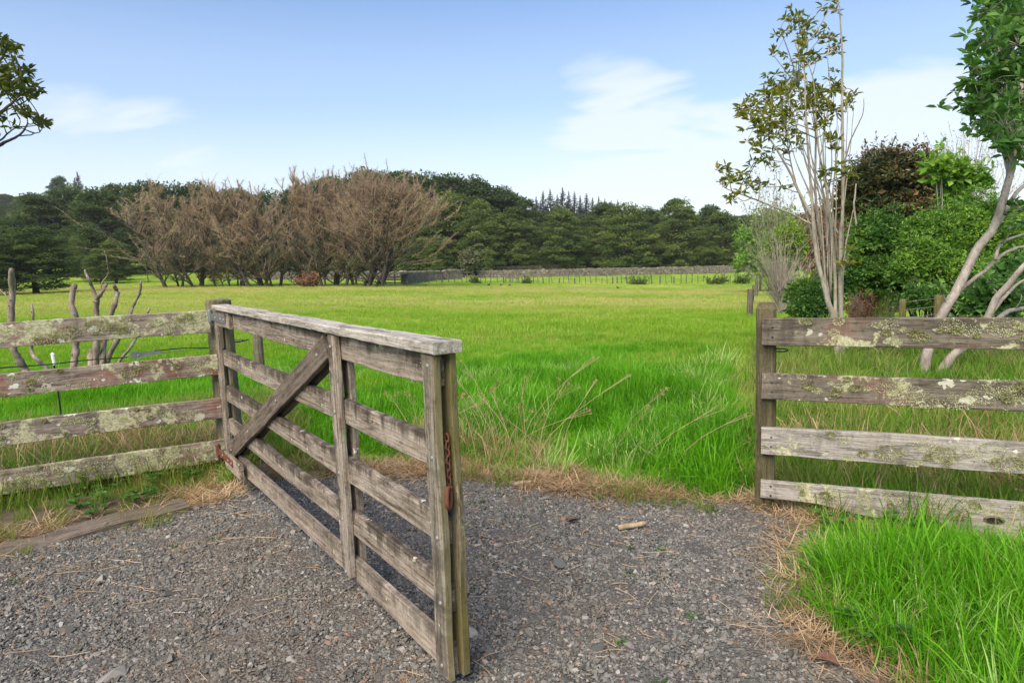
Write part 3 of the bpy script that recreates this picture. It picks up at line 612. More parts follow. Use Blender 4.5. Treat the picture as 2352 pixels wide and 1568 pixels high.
# electric wire, ratchet strainer, capped rod -------------------------------
def build_wire():
    yaw = R_(26.24); root = empty('electric_wire', (-2.258, 5.178, 0), yaw); tag(root, 'thin electric fence wire with a black insulated lead above the second rail', 'wire')
    z = .965
    mb = MB(); tube(mb, [(-4.6, .1, z - .03), (-2.2, .1, z - .012), (-.60, .1, z + .002), (.0, .07, z + .02)], .0018, 5); mb.build('bare_wire', M['wire'], root)
    mb = MB(); tube(mb, spline([(-1.62, .095, z - .005), (-1.4, .09, z + .002), (-1.1, .085, z - .004), (-.85, .085, z + .004), (-.6, .08, z + .0)], 20), .004, 6); mb.build('insulated_lead', M['black'], root)
    mb = MB(); tube(mb, spline([(-.42, .085, z + .03), (-.25, .08, z + .033), (-.05, .06, z + .022)], 10), .004, 6); mb.build('insulated_lead', M['black'], root)
    mb = MB(); dome(mb, (-1.62, .09, z - .004), (0, -1, 0), .014, .012); mb.build('clamp', M['steel'], root)
    rs = empty('wire_strainer', (0, 0, 0)); rs.parent = None
    P = root.matrix_basis if False else Matrix.Translation((-2.258, 5.178, 0)) @ Matrix.Rotation(yaw, 4, 'Z')
    rs.location = P @ Vector((-.47, .085, z + .012)); rs.rotation_euler = (0, -.08, yaw); tag(rs, 'grey ratchet wire strainer hanging on the fence wire', 'strainer')
    mb = MB()
    for s in (-.013, .013):
        V = np.array([(-.10, s, -.014), (.10, s, -.010), (.10, s, .010), (-.10, s, .022)]); V = np.vstack([V - [0, .002, 0], V + [0, .002, 0]])
        mb.add(V, np.array([[0, 1, 2, 3], [7, 6, 5, 4], [0, 4, 5, 1], [1, 5, 6, 2], [2, 6, 7, 3], [3, 7, 4, 0]]))
    mb.build('body', M['steel'], rs)
    mb = MB(); n = 24; a = np.arange(n) * 2 * math.pi / n; r = np.where(np.arange(n) % 2, .030, .022)
    V = np.vstack([np.stack([r * np.cos(a), np.full(n, -.006), r * np.sin(a)], -1), np.stack([r * np.cos(a), np.full(n, .006), r * np.sin(a)], -1)])
    i = np.arange(n); k = (i + 1) % n; mb.add(V, [np.stack([i, k, n + k, n + i], -1), i[None], (i[::-1] + n)[None]])
    o = mb.build('ratchet_wheel', M['steel'], rs); o.location = (-.085, 0, .006)
    bolt(rs, (-.06, -.016, 0), r=.008, m=M['bolt'])
    c = at(127, 845, 5.6); rod = empty('marker_rod', (c[0], c[1], float(gz(c[0], c[1])))); tag(rod, 'thin black rod with a white cap behind the second rail', 'rod')
    t = at(121, 813, 5.6); zb = float(gz(c[0], c[1])); dx = (t - c)
    mb = MB(); tube(mb, [(0, 0, -.05), (dx[0] * -.2, 0, .5), (t[0] - c[0], 0, t[2] - zb - .07)], .007, 6); mb.build('rod', M['black'], rod)
    mb = MB(); tube(mb, [(t[0] - c[0] + .006, 0, t[2] - zb - .09), (t[0] - c[0], 0, t[2] - zb), (t[0] - c[0] - .005, 0, t[2] - zb + .012)], [.013, .016, .006], 8); mb.build('cap', M['white'], rod)
    # a short old post in the grass behind the gate
    b = gd(577, 9.6); tp = at(577, 766, 9.6); o = round_post('field_post', float(tp[2] - b[2]), .072, M['post_old'], None, b, n=10)
    tag(o, 'short weathered post in the grass behind the gate hinge end', 'post', 'old paddock posts')
    h = at(545, 783, 6.0); hb = MB(); tube(hb, spline([(-.1, 0, 0), (0, 0, .005), (.05, .0, .0), (.1, 0, .01)], 8), .006, 6); tube(hb, [(-.03, 0, -.004), (.05, 0, .004)], .012, 8)
    o = hb.build('wire_insulator', M['black'], None); o.location = tuple(h); tag(o, 'small black wire insulator beside the gate hinge stile', 'insulator')
    wv = MB(); a = at(500, 806, 5.25); e = at(1000, 700, 30); tube(wv, [a, h, h + (np.array([-6.5, 10.6, .75]) - h) * .6, [-6.5, 10.6, .8]], .0018, 4)
build_wire()

# ground sleeper ------------------------------------------------------------
def build_sleeper():
    a = np.array([-3.30, 3.42]); b = np.array([-2.30, 4.34]); d = b - a; L = float(np.hypot(*d)) + .1
    o = board('timber_sleeper', L, .10, .20, M['wood_sleeper'], None, (a[0], a[1], .0), (0, 0, math.atan2(d[1], d[0])), wob=.006, cham=.012)
    o.location.z = float(gz(-2.8, 3.9)) - .006
    tag(o, 'flat grey-brown timber sleeper sunk in the ground below the lichen fence', 'sleeper')
build_sleeper()

# ------------------------------------------------------------------ gravel stones
def hull(n, flat, seed):
    r = np.random.default_rng(seed); bm = bmesh.new()
    for p in nrm(r.normal(size=(n, 3))) * [1, r.uniform(.6, .95), flat] * r.uniform(.8, 1.1, (n, 1)): bm.verts.new(p)
    bmesh.ops.convex_hull(bm, input=bm.verts[:]); 
    for v in [v for v in bm.verts if not v.link_faces]: bm.verts.remove(v)
    me = bpy.data.meshes.new('stone'); bm.to_mesh(me); bm.free(); me.materials.append(M['stone']); return bpy.data.objects.new('stone', me)
stones = [hull(random.randint(9, 14), random.uniform(.38, .7), i) for i in range(10)]
def build_stones():
    P = []; S = []
    def lay(n, s0, s1, ymax, xr=(-4.6, 1.8), dens=None):
        x = rng.uniform(xr[0], xr[1], n); y = rng.uniform(1.3, ymax, n)
        k = inside(x + .06 * vnoise(x, y, 4), y + .06 * vnoise(x, y, 4, 2)) & (np.abs(x) < y * 1.05 + .9)
        ed = edge_dist(x, y); k &= rng.random(n) < np.clip(ed / .35 + .25, 0, 1) * (.45 + .55 * sstep(-.75, .1, vnoise(x, y, .9, 31) + .5 * vnoise(x, y, 2.7, 33)))
        x, y = x[k], y[k]; s = np.exp(rng.uniform(math.log(s0), math.log(s1), len(x)))
        P.append(np.stack([x, y, gz(x, y) + .012 + s * .15], -1)); S.append(s)
    lay(190000, .005, .009, 5.3); lay(90000, .008, .014, 5.3); lay(9500, .014, .022, 5.3); lay(260, .022, .038, 5.0)
    P = np.concatenate(P); S = np.concatenate(S); N = len(P)
    rot = np.stack([rng.normal(0, .35, N), rng.normal(0, .35, N), rng.uniform(0, 6.28, N)], -1)
    scatter('gravel', stones, P, rot, S[:, None] * np.stack([rng.uniform(.8, 1.3, N), rng.uniform(.8, 1.2, N), rng.uniform(.7, 1.1, N)], -1), 'loose grey crushed stone covering the driveway', 'gravel')
build_stones()

# ------------------------------------------------------------------ grass
def tuft(name, n, h, spread, wid, bend, m, seed, lie=0.0):
    r = np.random.default_rng(seed); mb = MB()
    for _ in range(n):
        a = r.uniform(0, 6.28); q = spread * math.sqrt(r.random()); b = np.array([q * math.cos(a), q * math.sin(a), -.02])
        hh = h * r.uniform(.45, 1.1); dr = a + r.normal() * .9; d = np.array([math.cos(dr), math.sin(dr), 0]); bd = bend * r.uniform(.3, 1.5)
        t = np.linspace(0, 1, 5); ang = lie + bd * t * (.6 + .8 * t); seg = hh / 4
        stp = (np.sin(ang[:-1])[:, None] * d + np.cos(ang[:-1])[:, None] * np.array([0, 0, 1.])) * seg
        pos = b + np.vstack([np.zeros((1, 3)), np.cumsum(stp, 0)])
        pos[:, 2] = np.maximum(pos[:, 2], .004 + r.random() * .02) if lie else pos[:, 2]
        s = np.array([-d[1], d[0], 0]) * math.cos(r.normal() * .5) + d * .2 * r.normal(); w_ = wid * r.uniform(.6, 1.3) * np.array([.7, 1, .85, .55, 0.04])
        V = np.concatenate([pos - s * w_[:, None] / 2, pos + s * w_[:, None] / 2]); i = np.arange(4)
        mb.add(V, np.stack([i, i + 5, i + 6, i + 1], -1), np.clip(r.normal(.5, .32), 0, 1))
    return mb.build(name, m, link=False)
T_lush = [tuft('tuft', 34, .30, .10, .0075, .75, M['grass'], i) for i in range(5)] + [tuft('tuft', 30, .26, .10, .008, 1.25, M['grass'], 50 + i) for i in range(2)]
T_pale = [tuft('tuft', 30, .30, .09, .008, 1.5, M['grass_pale'], 60 + i, .15) for i in range(3)]
T_arch = [tuft('tuft', 16, .42, .10, .0095, 1.55, M['grass'], 70 + i, .2) for i in range(4)]
T_rank = [tuft('tuft', 36, .34, .11, .008, 1.0, M['grass_rank'], 90 + i) for i in range(3)]
T_short = [tuft('tuft', 46, .13, .15, .006, .9, M['grass_field'], 10 + i) for i in range(5)]
T_dull = [tuft('tuft', 34, .28, .13, .0065, 1.0, M['grass_dull'], 20 + i) for i in range(4)]
T_dry = [tuft('tuft', 26, .20, .09, .0045, 1.5, M['dry'], 30 + i, .7) for i in range(5)]
T_straw = [tuft('tuft', 14, .30, .10, .004, 1.3, M['dry'], 40 + i, .25) for i in range(3)]
def sleeper_dist(x, y):
    a = np.array([-3.30, 3.42]); ab = np.array([1.05, .966]); t = np.clip(((x - a[0]) * ab[0] + (y - a[1]) * ab[1]) / (ab @ ab), 0, 1); return np.hypot(x - a[0] - t * ab[0], y - a[1] - t * ab[1])
def srot(N, t=.12): return np.stack([rng.normal(0, t, N), rng.normal(0, t, N), rng.uniform(0, 6.28, N)], -1)
def cone_pts(n, d0, d1, tmin=-1.15, tmax=1.15):
    y = np.sqrt(rng.uniform(d0 ** 2, d1 ** 2, n)); x = y * rng.uniform(tmin, tmax, n); return x, y
FENCE_L = np.array([-2.258, 5.178]); 
def left_side(x, y):     # >0 on the camera side of the left fence
    nx, ny = math.sin(R_(26.24)), -math.cos(R_(26.24)); return (x + 2.258) * nx + (y - 5.178) * ny
def right_side(x, y):
    nx, ny = math.sin(R_(-22.97)), -math.cos(R_(-22.97)); return (x - 1.44) * nx + (y - 3.883) * ny
def build_grass():
    # lush tall grass: just inside the paddock, thinning with distance
    x, y = cone_pts(30000, 3.9, 18, -.9, .42); k = (rng.random(30000) < 1 - .93 * sstep(7.5, 17.5, y + 1.6 * vnoise(x, y, .7, 71))) & ~inside(x, y) & (edge_dist(x, y) > .10) & ~((x > 1.45) & (right_side(x, y) > -.1)) & ~((x < -2.2) & (left_side(x, y) > -.05))
    k &= (x < y * .30 + .2)
    x, y = x[k], y[k]; hgt = (.64 + .38 * vnoise(x, y, .8) + .28 * vnoise(x, y, 2.3, 2)) * (1 - .62 * sstep(7.0, 12.5, y)) * (1 - .18 * sstep(-.6, -2.0, x)) * (.55 + .45 * sstep(.1, .8, edge_dist(x, y)))
    s = np.clip(hgt * 1.35, .3, 1.6); N = len(x)
    scatter('lush_grass', T_lush + T_arch[:2], np.stack([x, y, gz(x, y)], -1), srot(N, .16), np.stack([s ** .5, s ** .5, s], -1), 'tall lush bright green grass behind the gateway', 'grass')
    # dark rank tussocks where stock have left the grass
    cs = np.array([(1.3, 7.6), (.9, 6.6), (1.75, 6.0), (.3, 7.9), (2.0, 8.3), (-1.4, 7.0), (1.5, 5.3), (.2, 6.1), (-.5, 8.6)]); P = []
    for c in cs:
        q = rng.normal(size=(24, 2)) * [.42, .30] + c; P.append(q)
    P = np.concatenate(P); s = rng.uniform(.7, 1.25, len(P)); x, y = P.T
    scatter('rank_tussocks', T_rank, np.stack([x, y, gz(x, y)], -1), srot(len(x), .2), np.stack([s, s, s], -1), 'dark rank grass tussocks in the paddock', 'grass')
    # pale arching blades in drifts
    x, y = cone_pts(1500, 4.3, 9.5, -.35, .42); k = ~inside(x, y) & (edge_dist(x, y) > .2) & (x < y * .30 + .2) & ((vnoise(x, y, 1.3, 21) > .35) | (np.hypot(x - 1.75, y - 5.9) < .7)); x, y = x[k], y[k]; s = rng.uniform(.7, 1.35, len(x))
    x2 = rng.uniform(1.3, 3.6, 260); y2 = rng.uniform(1.6, 3.6, 260); k = ~inside(x2, y2) & (right_side(x2, y2) > .5) & (edge_dist(x2, y2) > .1); x2, y2 = x2[k], y2[k]
    x = np.concatenate([x, x2]); y = np.concatenate([y, y2]); s = np.concatenate([s, rng.uniform(.6, 1.0, len(x2))])
    scatter('arching_grass', T_pale, np.stack([x, y, gz(x, y)], -1), srot(len(x), .2), np.stack([s, s, s], -1), 'pale arching blades among the lush grass', 'grass')
    # paddock turf
    P = []; S = []
    for (n, a, b, sc_) in ((9000, 7.5, 15, 1.15), (24000, 14, 34, 1.5), (26000, 32, 82, 2.6)):
        x, y = cone_pts(n, a, b, -1.0, 1.0); k = (x < y * .42 + 1.0) & ~((x < -2.2) & (left_side(x, y) > -.3)); x, y = x[k], y[k]
        s = sc_ * rng.uniform(.7, 1.25, len(x)) * (1 + .35 * vnoise(x, y, .35)); P.append(np.stack([x, y, gz(x, y)], -1)); S.append(np.stack([s, s, s ** .55 * rng.uniform(.7, 1.2, len(x))], -1))
    x, y = cone_pts(9000, 82, 125, -.75, .5); P.append(np.stack([x, y, gz(x, y)], -1)); s = 3.4 * rng.uniform(.7, 1.2, len(x)); S.append(np.stack([s, s, s * .35], -1))
    P = np.concatenate(P); S = np.concatenate(S)
    scatter('paddock_grass', T_short, P, srot(len(P), .08), S, 'grazed light green grass of the paddock', 'grass')
    # rough grass under and behind the left fence, and beside the right fence
    x, y = cone_pts(7000, 3.2, 8.0, -1.35, -.32); ls = left_side(x, y); k = (ls < .95) & ~inside(x, y) & (edge_dist(x, y) > .16) & (ls > -2.6) & (sleeper_dist(x, y) > .20); 
    k &= ~((ls > .25) & (rng.random(len(x)) < .6)); x, y = x[k], y[k]; ls = ls[k]
    s = rng.uniform(.6, 1.15, len(x)) * np.where(ls > .02, .40, 1.0); A = (np.stack([x, y, gz(x, y)], -1), np.stack([s, s, s], -1))
    x, y = cone_pts(6500, 3.2, 13, .36, 1.25); rs = right_side(x, y); k = (rs < .02) & (x > 1.62) & ~inside(x, y); x, y = x[k], y[k]
    s = rng.uniform(.6, 1.2, len(x)); B = (np.stack([x, y, gz(x, y)], -1), np.stack([s, s, s * 1.05], -1))
    P = np.concatenate([A[0], B[0]]); S = np.concatenate([A[1], B[1]])
    scatter('rough_grass', T_dull, P, srot(len(P), .2), S, 'rough mixed grass along the timber fences', 'grass')
    x, y = cone_pts(2600, 3.4, 12, .40, 1.2); rs = right_side(x, y); k = (rs < -.1) & (x > 1.7); x, y = x[k], y[k]; s = rng.uniform(.5, 1.0, len(x))
    x2, y2 = cone_pts(1100, 4.6, 9.0, -1.3, -.35); k = (left_side(x2, y2) < -.25); x2, y2 = x2[k], y2[k]; s2 = rng.uniform(.5, .9, len(x2))
    x = np.concatenate([x, x2]); y = np.concatenate([y, y2]); s = np.concatenate([s, s2])
    scatter('fence_side_grass', T_lush, np.stack([x, y, gz(x, y)], -1), srot(len(x), .18), np.stack([s, s, s], -1), 'green grass growing behind the two timber fences', 'grass')
    # verge: the bright patch in the corner in front of the right fence
    x = rng.uniform(1.1, 4.2, 9000); y = rng.uniform(.9, 3.75, 9000); rs = right_side(x, y); ed = edge_dist(x, y)
    k = ~inside(x + .05 * vnoise(x, y, 5), y) & (rs > .12); x, y, ed, rs = x[k], y[k], ed[k], rs[k]; k = rng.random(len(x)) < .40; x, y, ed, rs = x[k], y[k], ed[k], rs[k]
    s = np.clip(.38 + .5 * np.minimum(ed / .45, 1) + .32 * vnoise(x, y, 3.1), .25, 1.15) * rng.uniform(.75, 1.15, len(x)) * (.42 + .58 * sstep(.10, .70, rs + .15 * vnoise(x, y, 4, 41)))
    scatter('verge_grass', T_lush + T_arch, np.stack([x, y, gz(x, y)], -1), srot(len(x), .2), np.stack([s ** .6, s ** .6, s], -1), 'thick bright green grass patch beside the gravel', 'grass')
    # dead brown grass lying along the gravel edge
    n = 40000; x = rng.uniform(-4.2, 2.0, n); y = rng.uniform(2.0, 5.7, n); ed = np.maximum(0, edge_dist(x, y) + .11 * vnoise(x, y, 2.1, 51) + .05 * vnoise(x, y, 6, 52)); ins = inside(x, y)
    p = np.where(ins, np.exp(-(ed / .10) ** 2) * .55, np.exp(-(ed / .20) ** 2) * .9); p *= np.where(x > 1.15, .35, 1) * np.where(x < -2.05, .30, 1) * np.where(sleeper_dist(x, y) < .13, .12, 1) * (.45 + .55 * (vnoise(x, y, 2.6, 7) > -.2))
    p = np.where((y > 4) & (x > -1.2) & (x < 1.7), p * 1.25, p)
    k = rng.random(n) < p * .62; x, y = x[k], y[k]; N = len(x); s = rng.uniform(.4, 1.25, N) ** 1.2
    x2 = rng.uniform(-3.6, 1.7, 420); y2 = rng.uniform(2.0, 5.0, 420); k = inside(x2, y2) & ((vnoise(x2, y2, 1.9, 11) > .55) | (np.hypot(x2 + 2.35, y2 - 3.6) < .45)); x2, y2 = x2[k], y2[k]
    x = np.concatenate([x, x2]); y = np.concatenate([y, y2]); s = np.concatenate([s, rng.uniform(.2, .42, len(x2))])
    scatter('dead_grass', T_dry, np.stack([x, y, gz(x, y) + .012], -1), srot(len(x), .1), np.stack([s, s, s * .75], -1), 'brown dead grass along the edge of the gravel', 'dead grass')
    # straw coloured stems standing in the rough grass
    x, y = cone_pts(800, 3.4, 9, -1.3, 1.2); k = ~inside(x, y) & (((left_side(x, y) < -.05) & (x < -1.9) & (left_side(x, y) > -1.6)) | ((right_side(x, y) < -.05) & (x > 1.6)))
    x, y = x[k], y[k]; s = rng.uniform(.7, 1.4, len(x)); x2 = rng.uniform(-.95, .3, 80); y2 = 4.95 - .42 * (x2 + .42) + rng.uniform(.15, .8, 80); s2 = rng.uniform(.7, 1.3, 80) * np.where(x2 < -.1, 1.15, .8)
    x = np.concatenate([x, x2]); y = np.concatenate([y, y2]); s = np.concatenate([s, s2])
    scatter('straw_stems', T_straw, np.stack([x, y, gz(x, y)], -1), srot(len(x), .25), np.stack([s, s, s * 1.2], -1), 'pale dry straw stems standing in the grass', 'straw')
    # small green tufts breaking up the dead edge
    x = rng.uniform(-3.6, 1.9, 5000); y = rng.uniform(2.2, 5.5, 5000); ed = edge_dist(x, y); k = (ed < .22) & (vnoise(x, y, 2.9, 61) > .1) & (rng.random(5000) < .42) & (sleeper_dist(x, y) > .16); x, y = x[k], y[k]; s = rng.uniform(.22, .6, len(x))
    scatter('edge_tufts', T_dull, np.stack([x, y, gz(x, y) + .01], -1), srot(len(x), .25), np.stack([s, s, s], -1), 'small green grass tufts along the gravel edge', 'grass')
    # brown thatch behind the left fence and at the foot of the right one
    x, y = cone_pts(24000, 3.5, 7.5, -1.3, 1.2); ls = left_side(x, y); rs = right_side(x, y); nz = vnoise(x, y, 1.6, 13)
    k = ((x < -2.2) & (ls < -.10) & (ls > -1.4) & (nz > -.45) & (rng.random(len(x)) < .75)) | ((x > 1.65) & (rs < -.02) & (rs > -1.5) & (nz + .5 * (x - 2.6) > -.1) & (rng.random(len(x)) < .40)); x, y = x[k], y[k]; s = rng.uniform(.7, 1.7, len(x))
    scatter('brown_thatch', T_dry + T_straw, np.stack([x, y, gz(x, y) + .02], -1), srot(len(x), .25), np.stack([s, s, s * 1.15], -1), 'brown thatch of dead grass behind the timber fences', 'dead grass')
    # dead stalks through the verge
    x2 = rng.uniform(1.25, 3.6, 130); y2 = rng.uniform(1.6, 3.6, 130); k = ~inside(x2, y2) & (right_side(x2, y2) > .1); x2, y2 = x2[k], y2[k]; s = rng.uniform(.5, 1.15, len(x2))
    scatter('verge_straw', T_straw, np.stack([x2, y2, gz(x2, y2)], -1), srot(len(x2), .3), np.stack([s * .6, s * .6, s], -1), 'dead stalks among the bright grass patch', 'straw')
    # loose straw on the gravel
    mb = MB()
    for _ in range(420):
        a = rng.uniform(-3.8, 1.5), rng.uniform(1.9, 4.9)
        if not inside(np.array([a[0]]), np.array([a[1]]))[0]: continue
        t = rng.uniform(0, 6.28); L = rng.uniform(.03, .16); b = (a[0] + L * math.cos(t), a[1] + L * math.sin(t)); c = ((a[0] + b[0]) / 2 + rng.normal() * .012, (a[1] + b[1]) / 2 + rng.normal() * .012)
        tube(mb, [(q[0], q[1], float(gz(*q)) + .026) for q in (a, c, b)], .0014, 4, rng.random())
    tag(mb.build('loose_straw', M['dry']), 'loose dry straw pieces lying on the gravel', 'straw', kind='stuff')
build_grass()

# seed-head stalks in front of the lush grass -----------------------------------
def build_stalks():
    mb = MB()
    for _ in range(34):
        x = rng.uniform(-.8, .25) if rng.random() < .8 else rng.uniform(.3, 1.4); y = 4.95 - .42 * (x + .42) + rng.uniform(.1, .9); h = rng.uniform(.35, .8)
        d = rng.normal(size=2) * .34; z = float(gz(x, y)); P = spline([(x, y, z), (x + d[0] * .3, y + d[1] * .3, z + h * .5), (x + d[0], y + d[1], z + h)], 6); tube(mb, P, np.linspace(.0026, .0013, 6), 4, .6)
        for q in range(rng.integers(1, 4)):
            e = P[-1] + rng.normal(size=3) * [.03, .03, .02]; tube(mb, [P[-2], e], .0012, 3, .5)
            k = 14; leaves(mb, np.repeat(e[None], k, 0), rand_dirs(k), rand_dirs(k), .016, .006, rng.uniform(0, .5, k))
    tag(mb.build('seed_head_stalks', M['dry']), 'dry brown seed-head stalks leaning over the grass edge', 'weed stalks', kind='stuff')
build_stalks()

# ------------------------------------------------------------------ trees
def pads(mb, Cn, rad, n, L, flat=.5, up=.5, cen=None, wid=.5, vj=.15, droop=0.0):
    """leaf clumps: n leaves round every centre, facing outwards and up"""
    K = len(Cn); rad = np.broadcast_to(rad, (K,)); d = rand_dirs(K * n).reshape(K, n, 3); d[..., 2] = np.abs(d[..., 2]) * 1.0 - .25
    q = rng.random((K, n, 1)) ** .4; P = Cn[:, None] + d * q * rad[:, None, None] * [1, 1, flat]
    out = nrm(d + [0, 0, up] + (nrm(Cn - cen)[:, None] * .6 if cen is not None else 0)); ax = nrm(np.cross(out, rand_dirs(K * n).reshape(K, n, 3)) + d * .9 - [0, 0, droop])
    var = np.clip(rng.normal(.5, .2, (K, 1)) + rng.normal(0, vj, (K, n)) , 0, 1)
    P = P.reshape(-1, 3); leaves(mb, P, ax.reshape(-1, 3), (out + .35 * rng.normal(size=out.shape)).reshape(-1, 3), L * rng.uniform(.6, 1.3, len(P)), L * wid * rng.uniform(.7, 1.2, len(P)), var.ravel())
def evergreen(seed, m):
    """dark spreading evergreen, unit height 1 and about 0.8 wide, as trunk mesh + crown mesh"""
    global rng; keep = rng; rng = np.random.default_rng(seed)
    tr = MB(); lean = rng.normal(size=2) * .03
    tube(tr, [(0, 0, -.05), (lean[0] * .4, lean[1] * .4, .3), (lean[0], lean[1], .75)], [.035, .026, .010], 8)
    K = 170; h = np.sort(rng.beta(1.35, 1.35, K)) * .93 + .06; a = rng.uniform(0, 6.28, K)
    prof = np.interp(h, [.04, .15, .4, .62, .82, .95, 1.0], [.30, .38, .42, .37, .26, .14, .04]) * (1 + .22 * np.sin(2 * a + seed) + .14 * np.sin(5 * a + seed * 2)); q = prof * rng.uniform(.5, 1.05, K) ** .5
    Cn = np.stack([q * np.cos(a) + lean[0] * h, q * np.sin(a) + lean[1] * h, h - .03 * q], -1)
    for c in Cn[::3]: tube(tr, [(lean[0] * c[2] * .8, lean[1] * c[2] * .8, max(.1, c[2] - .12)), c], [.008, .003], 4)
    mb = MB(); pads(mb, Cn, rng.uniform(.045, .10, K), 110, .019, .50, .85, np.array([0, 0, .35]), .55)
    Ci = Cn * [.55, .55, 1]; pads(mb, Ci[rng.random(K) < .6], .13, 60, .034, .7, .6, None, .6)
    o = (tr.build('trunk', M['bark_dark'], link=False, smooth=True).data, mb.build('crown', m, link=False).data); rng = keep; return o
def willow(seed, spread, lean=0.0):
    """leafless brown willow, unit height: trunk + limbs mesh, twig crown, low grey leaves"""
    global rng; keep = rng; rng = np.random.default_rng(seed)
    tr, tw, lo = MB(), MB(), MB(); up = np.array([0, 0, 1.0])
    def twigs(P, dd, k, lnm):
        n = len(P) - 1; t = rng.uniform(0, 1, k) * n; i = np.minimum(t.astype(int), n - 1); B = P[i] + (P[i + 1] - P[i]) * (t - i)[:, None]
        ax = nrm(dd * .7 + rng.normal(size=(k, 3)) * .60 + up * .30); ln = rng.uniform(.35, 1, k) * lnm; s = nrm(np.cross(ax, rng.normal(size=(k, 3)))) * rng.uniform(.0006, .0013, (k, 1))
        V = np.stack([B - s, B + s, B + ax * ln[:, None]], 1).reshape(-1, 3); tgt = lo if (rng.random() < np.interp(P[-1][2], [.2, .55], [.75, .0])) else tw
        tgt.add(V, np.arange(3 * k).reshape(-1, 3), np.repeat(np.clip(rng.normal(.5, .2, k) + rng.normal() * .15, 0, 1), 3))
        if tgt is lo: leaves(lo, B, ax, rand_dirs(k), .020, .006, np.clip(rng.normal(.5, .2, k), 0, 1))
    def line(p, d, L, n, wob, lift):
        P = [p]; dd = d
        for i in range(n): dd = nrm(dd + rng.normal(size=3) * wob + up * lift); P.append(P[-1] + dd * L / n)
        return np.array(P), dd
    for st in range(rng.integers(1, 4)):
        P, dd = line(np.array([rng.normal() * .012, rng.normal() * .012, -.03]), nrm(np.array([lean + rng.normal() * .14, rng.normal() * .12, 1])), rng.uniform(.72, .95), 9, .06, .05)
        tube(tr, P, np.linspace(.0125 * rng.uniform(.7, 1.2), .0025, 10), 7, .3, cap=False)
        for b in range(24):
            t = rng.uniform(.06, .98); f = t * 9; i = min(int(f), 8); q = P[i] + (P[i + 1] - P[i]) * (f - i); a = rng.uniform(0, 6.28)
            L1 = (.36 * (1 - .75 * t) * (.55 + .45 * min(1, t / .25)) + .06) * rng.uniform(.6, 1.25) * (spread / .5); Q, d1 = line(q, nrm(np.array([math.cos(a) * .75, math.sin(a) * .75, .55 + .5 * t])), L1, 5, .12, .10)
            tube(tr if L1 > .16 else tw, Q, np.linspace(.0045, .0015, 6), 4, .3, cap=False); twigs(Q, d1, 70, .05)
            for c in range(4):
                j = rng.integers(1, 6); R, d2 = line(Q[j], nrm(d1 + rng.normal(size=3) * .55 + up * .25), L1 * rng.uniform(.3, .6), 3, .15, .08); tube(tw, R, np.linspace(.0022, .0008, 4), 3, .4, cap=False); twigs(R, d2, 66, .042)
        for c in range(2):                                            # bare dead leaders above the crown
            R, d2 = line(P[-1], nrm(up + rng.normal(size=3) * .25), rng.uniform(.08, .16), 4, .12, .05); tube(tw, R, np.linspace(.0022, .0008, 5), 3, .9, cap=False); twigs(R, d2, 9, .04)
    zmax = max(v[:, 2].max() for v in tw.V)
    for b in (tr, tw, lo): b.V = [v * [1 / zmax, 1 / zmax, 1 / zmax] for v in b.V]
    if not lo.V: leaves(lo, np.array([[0, 0, .25]]), np.array([[0, 0, 1.]]), np.array([[1., 0, 0]]), .02, .01, .5)
    o = (tr.build('trunk', M['bark_dark'], link=False, smooth=True).data, tw.build('crown', M['twig'], link=False).data, lo.build('low_leaves', M['twig_green'], link=False).data); rng = keep; return o
def pine(seed):
    global rng; keep = rng; rng = np.random.default_rng(seed); tr, mb = MB(), MB(); tube(tr, [(0, 0, -.05), (0, 0, .5), (0, 0, 1)], [.018, .012, .002], 6)
    for h in np.linspace(.12, .985, 22):
        k = 7; a = rng.uniform(0, 6.28, k); r = (1.0 - h) * .34 * rng.uniform(.35, 1.2, k)
        for i in range(k):
            m = 26; t = rng.uniform(.15, 1, m)[:, None]; e = np.array([math.cos(a[i]) * r[i], math.sin(a[i]) * r[i], .03]); B = np.array([0, 0, h]) + e * t + rng.normal(size=(m, 3)) * (.002 + .012 * (1 - h))
            leaves(mb, B, nrm(e + rng.normal(size=(m, 3)) * .05), np.array([0, 0, 1.]) + .4 * rng.normal(size=(m, 3)), .008 + .05 * (1 - h), .006 + .026 * (1 - h), np.clip(rng.normal(.45, .22, m), 0, 1))
    o = (tr.build('trunk', M['bark_dark'], link=False).data, mb.build('crown', M['leaf_pine'], link=False).data); rng = keep; return o
def plant_tree(name, parts, base, h, wscale, label, cat, group=None, names=('trunk', 'crown', 'low_leaves'), rz=None):
    r = empty(name, base, rng.uniform(0, 6.28) if rz is None else rz)
    r.scale = (h * wscale, h * wscale, h)
    for nm, me in zip(names, parts):
        o = bpy.data.objects.new(nm, me); C.objects.link(o); o.parent = r
        if nm != 'trunk': o['kind'] = 'stuff'
    return tag(r, label, cat, group)
ORD = ['leftmost', 'second', 'third', 'fourth', 'fifth', 'sixth', 'seventh', 'eighth', 'ninth', 'tenth', 'eleventh', 'twelfth', 'thirteenth', 'fourteenth', 'fifteenth', 'sixteenth', 'seventeenth', 'eighteenth', 'nineteenth', 'twentieth', 'twenty-first', 'twenty-second', 'twenty-third', 'twenty-fourth', 'twenty-fifth', 'twenty-sixth', 'twenty-seventh', 'twenty-eighth', 'twenty-ninth', 'thirtieth'] + ['%dth' % i for i in range(31, 70)]
EV = [evergreen(100 + i, M['leaf_tot']) for i in range(5)]
EL = [evergreen(110 + i, M['leaf_tot2']) for i in range(5)]
WI = [willow(200 + i, (.75, .5, .55, .42, .8, .5, .6)[i], (-.24, 0, .08, 0, .16, -.05, 0)[i]) for i in range(7)]
PI_ = [pine(300 + i) for i in range(3)]

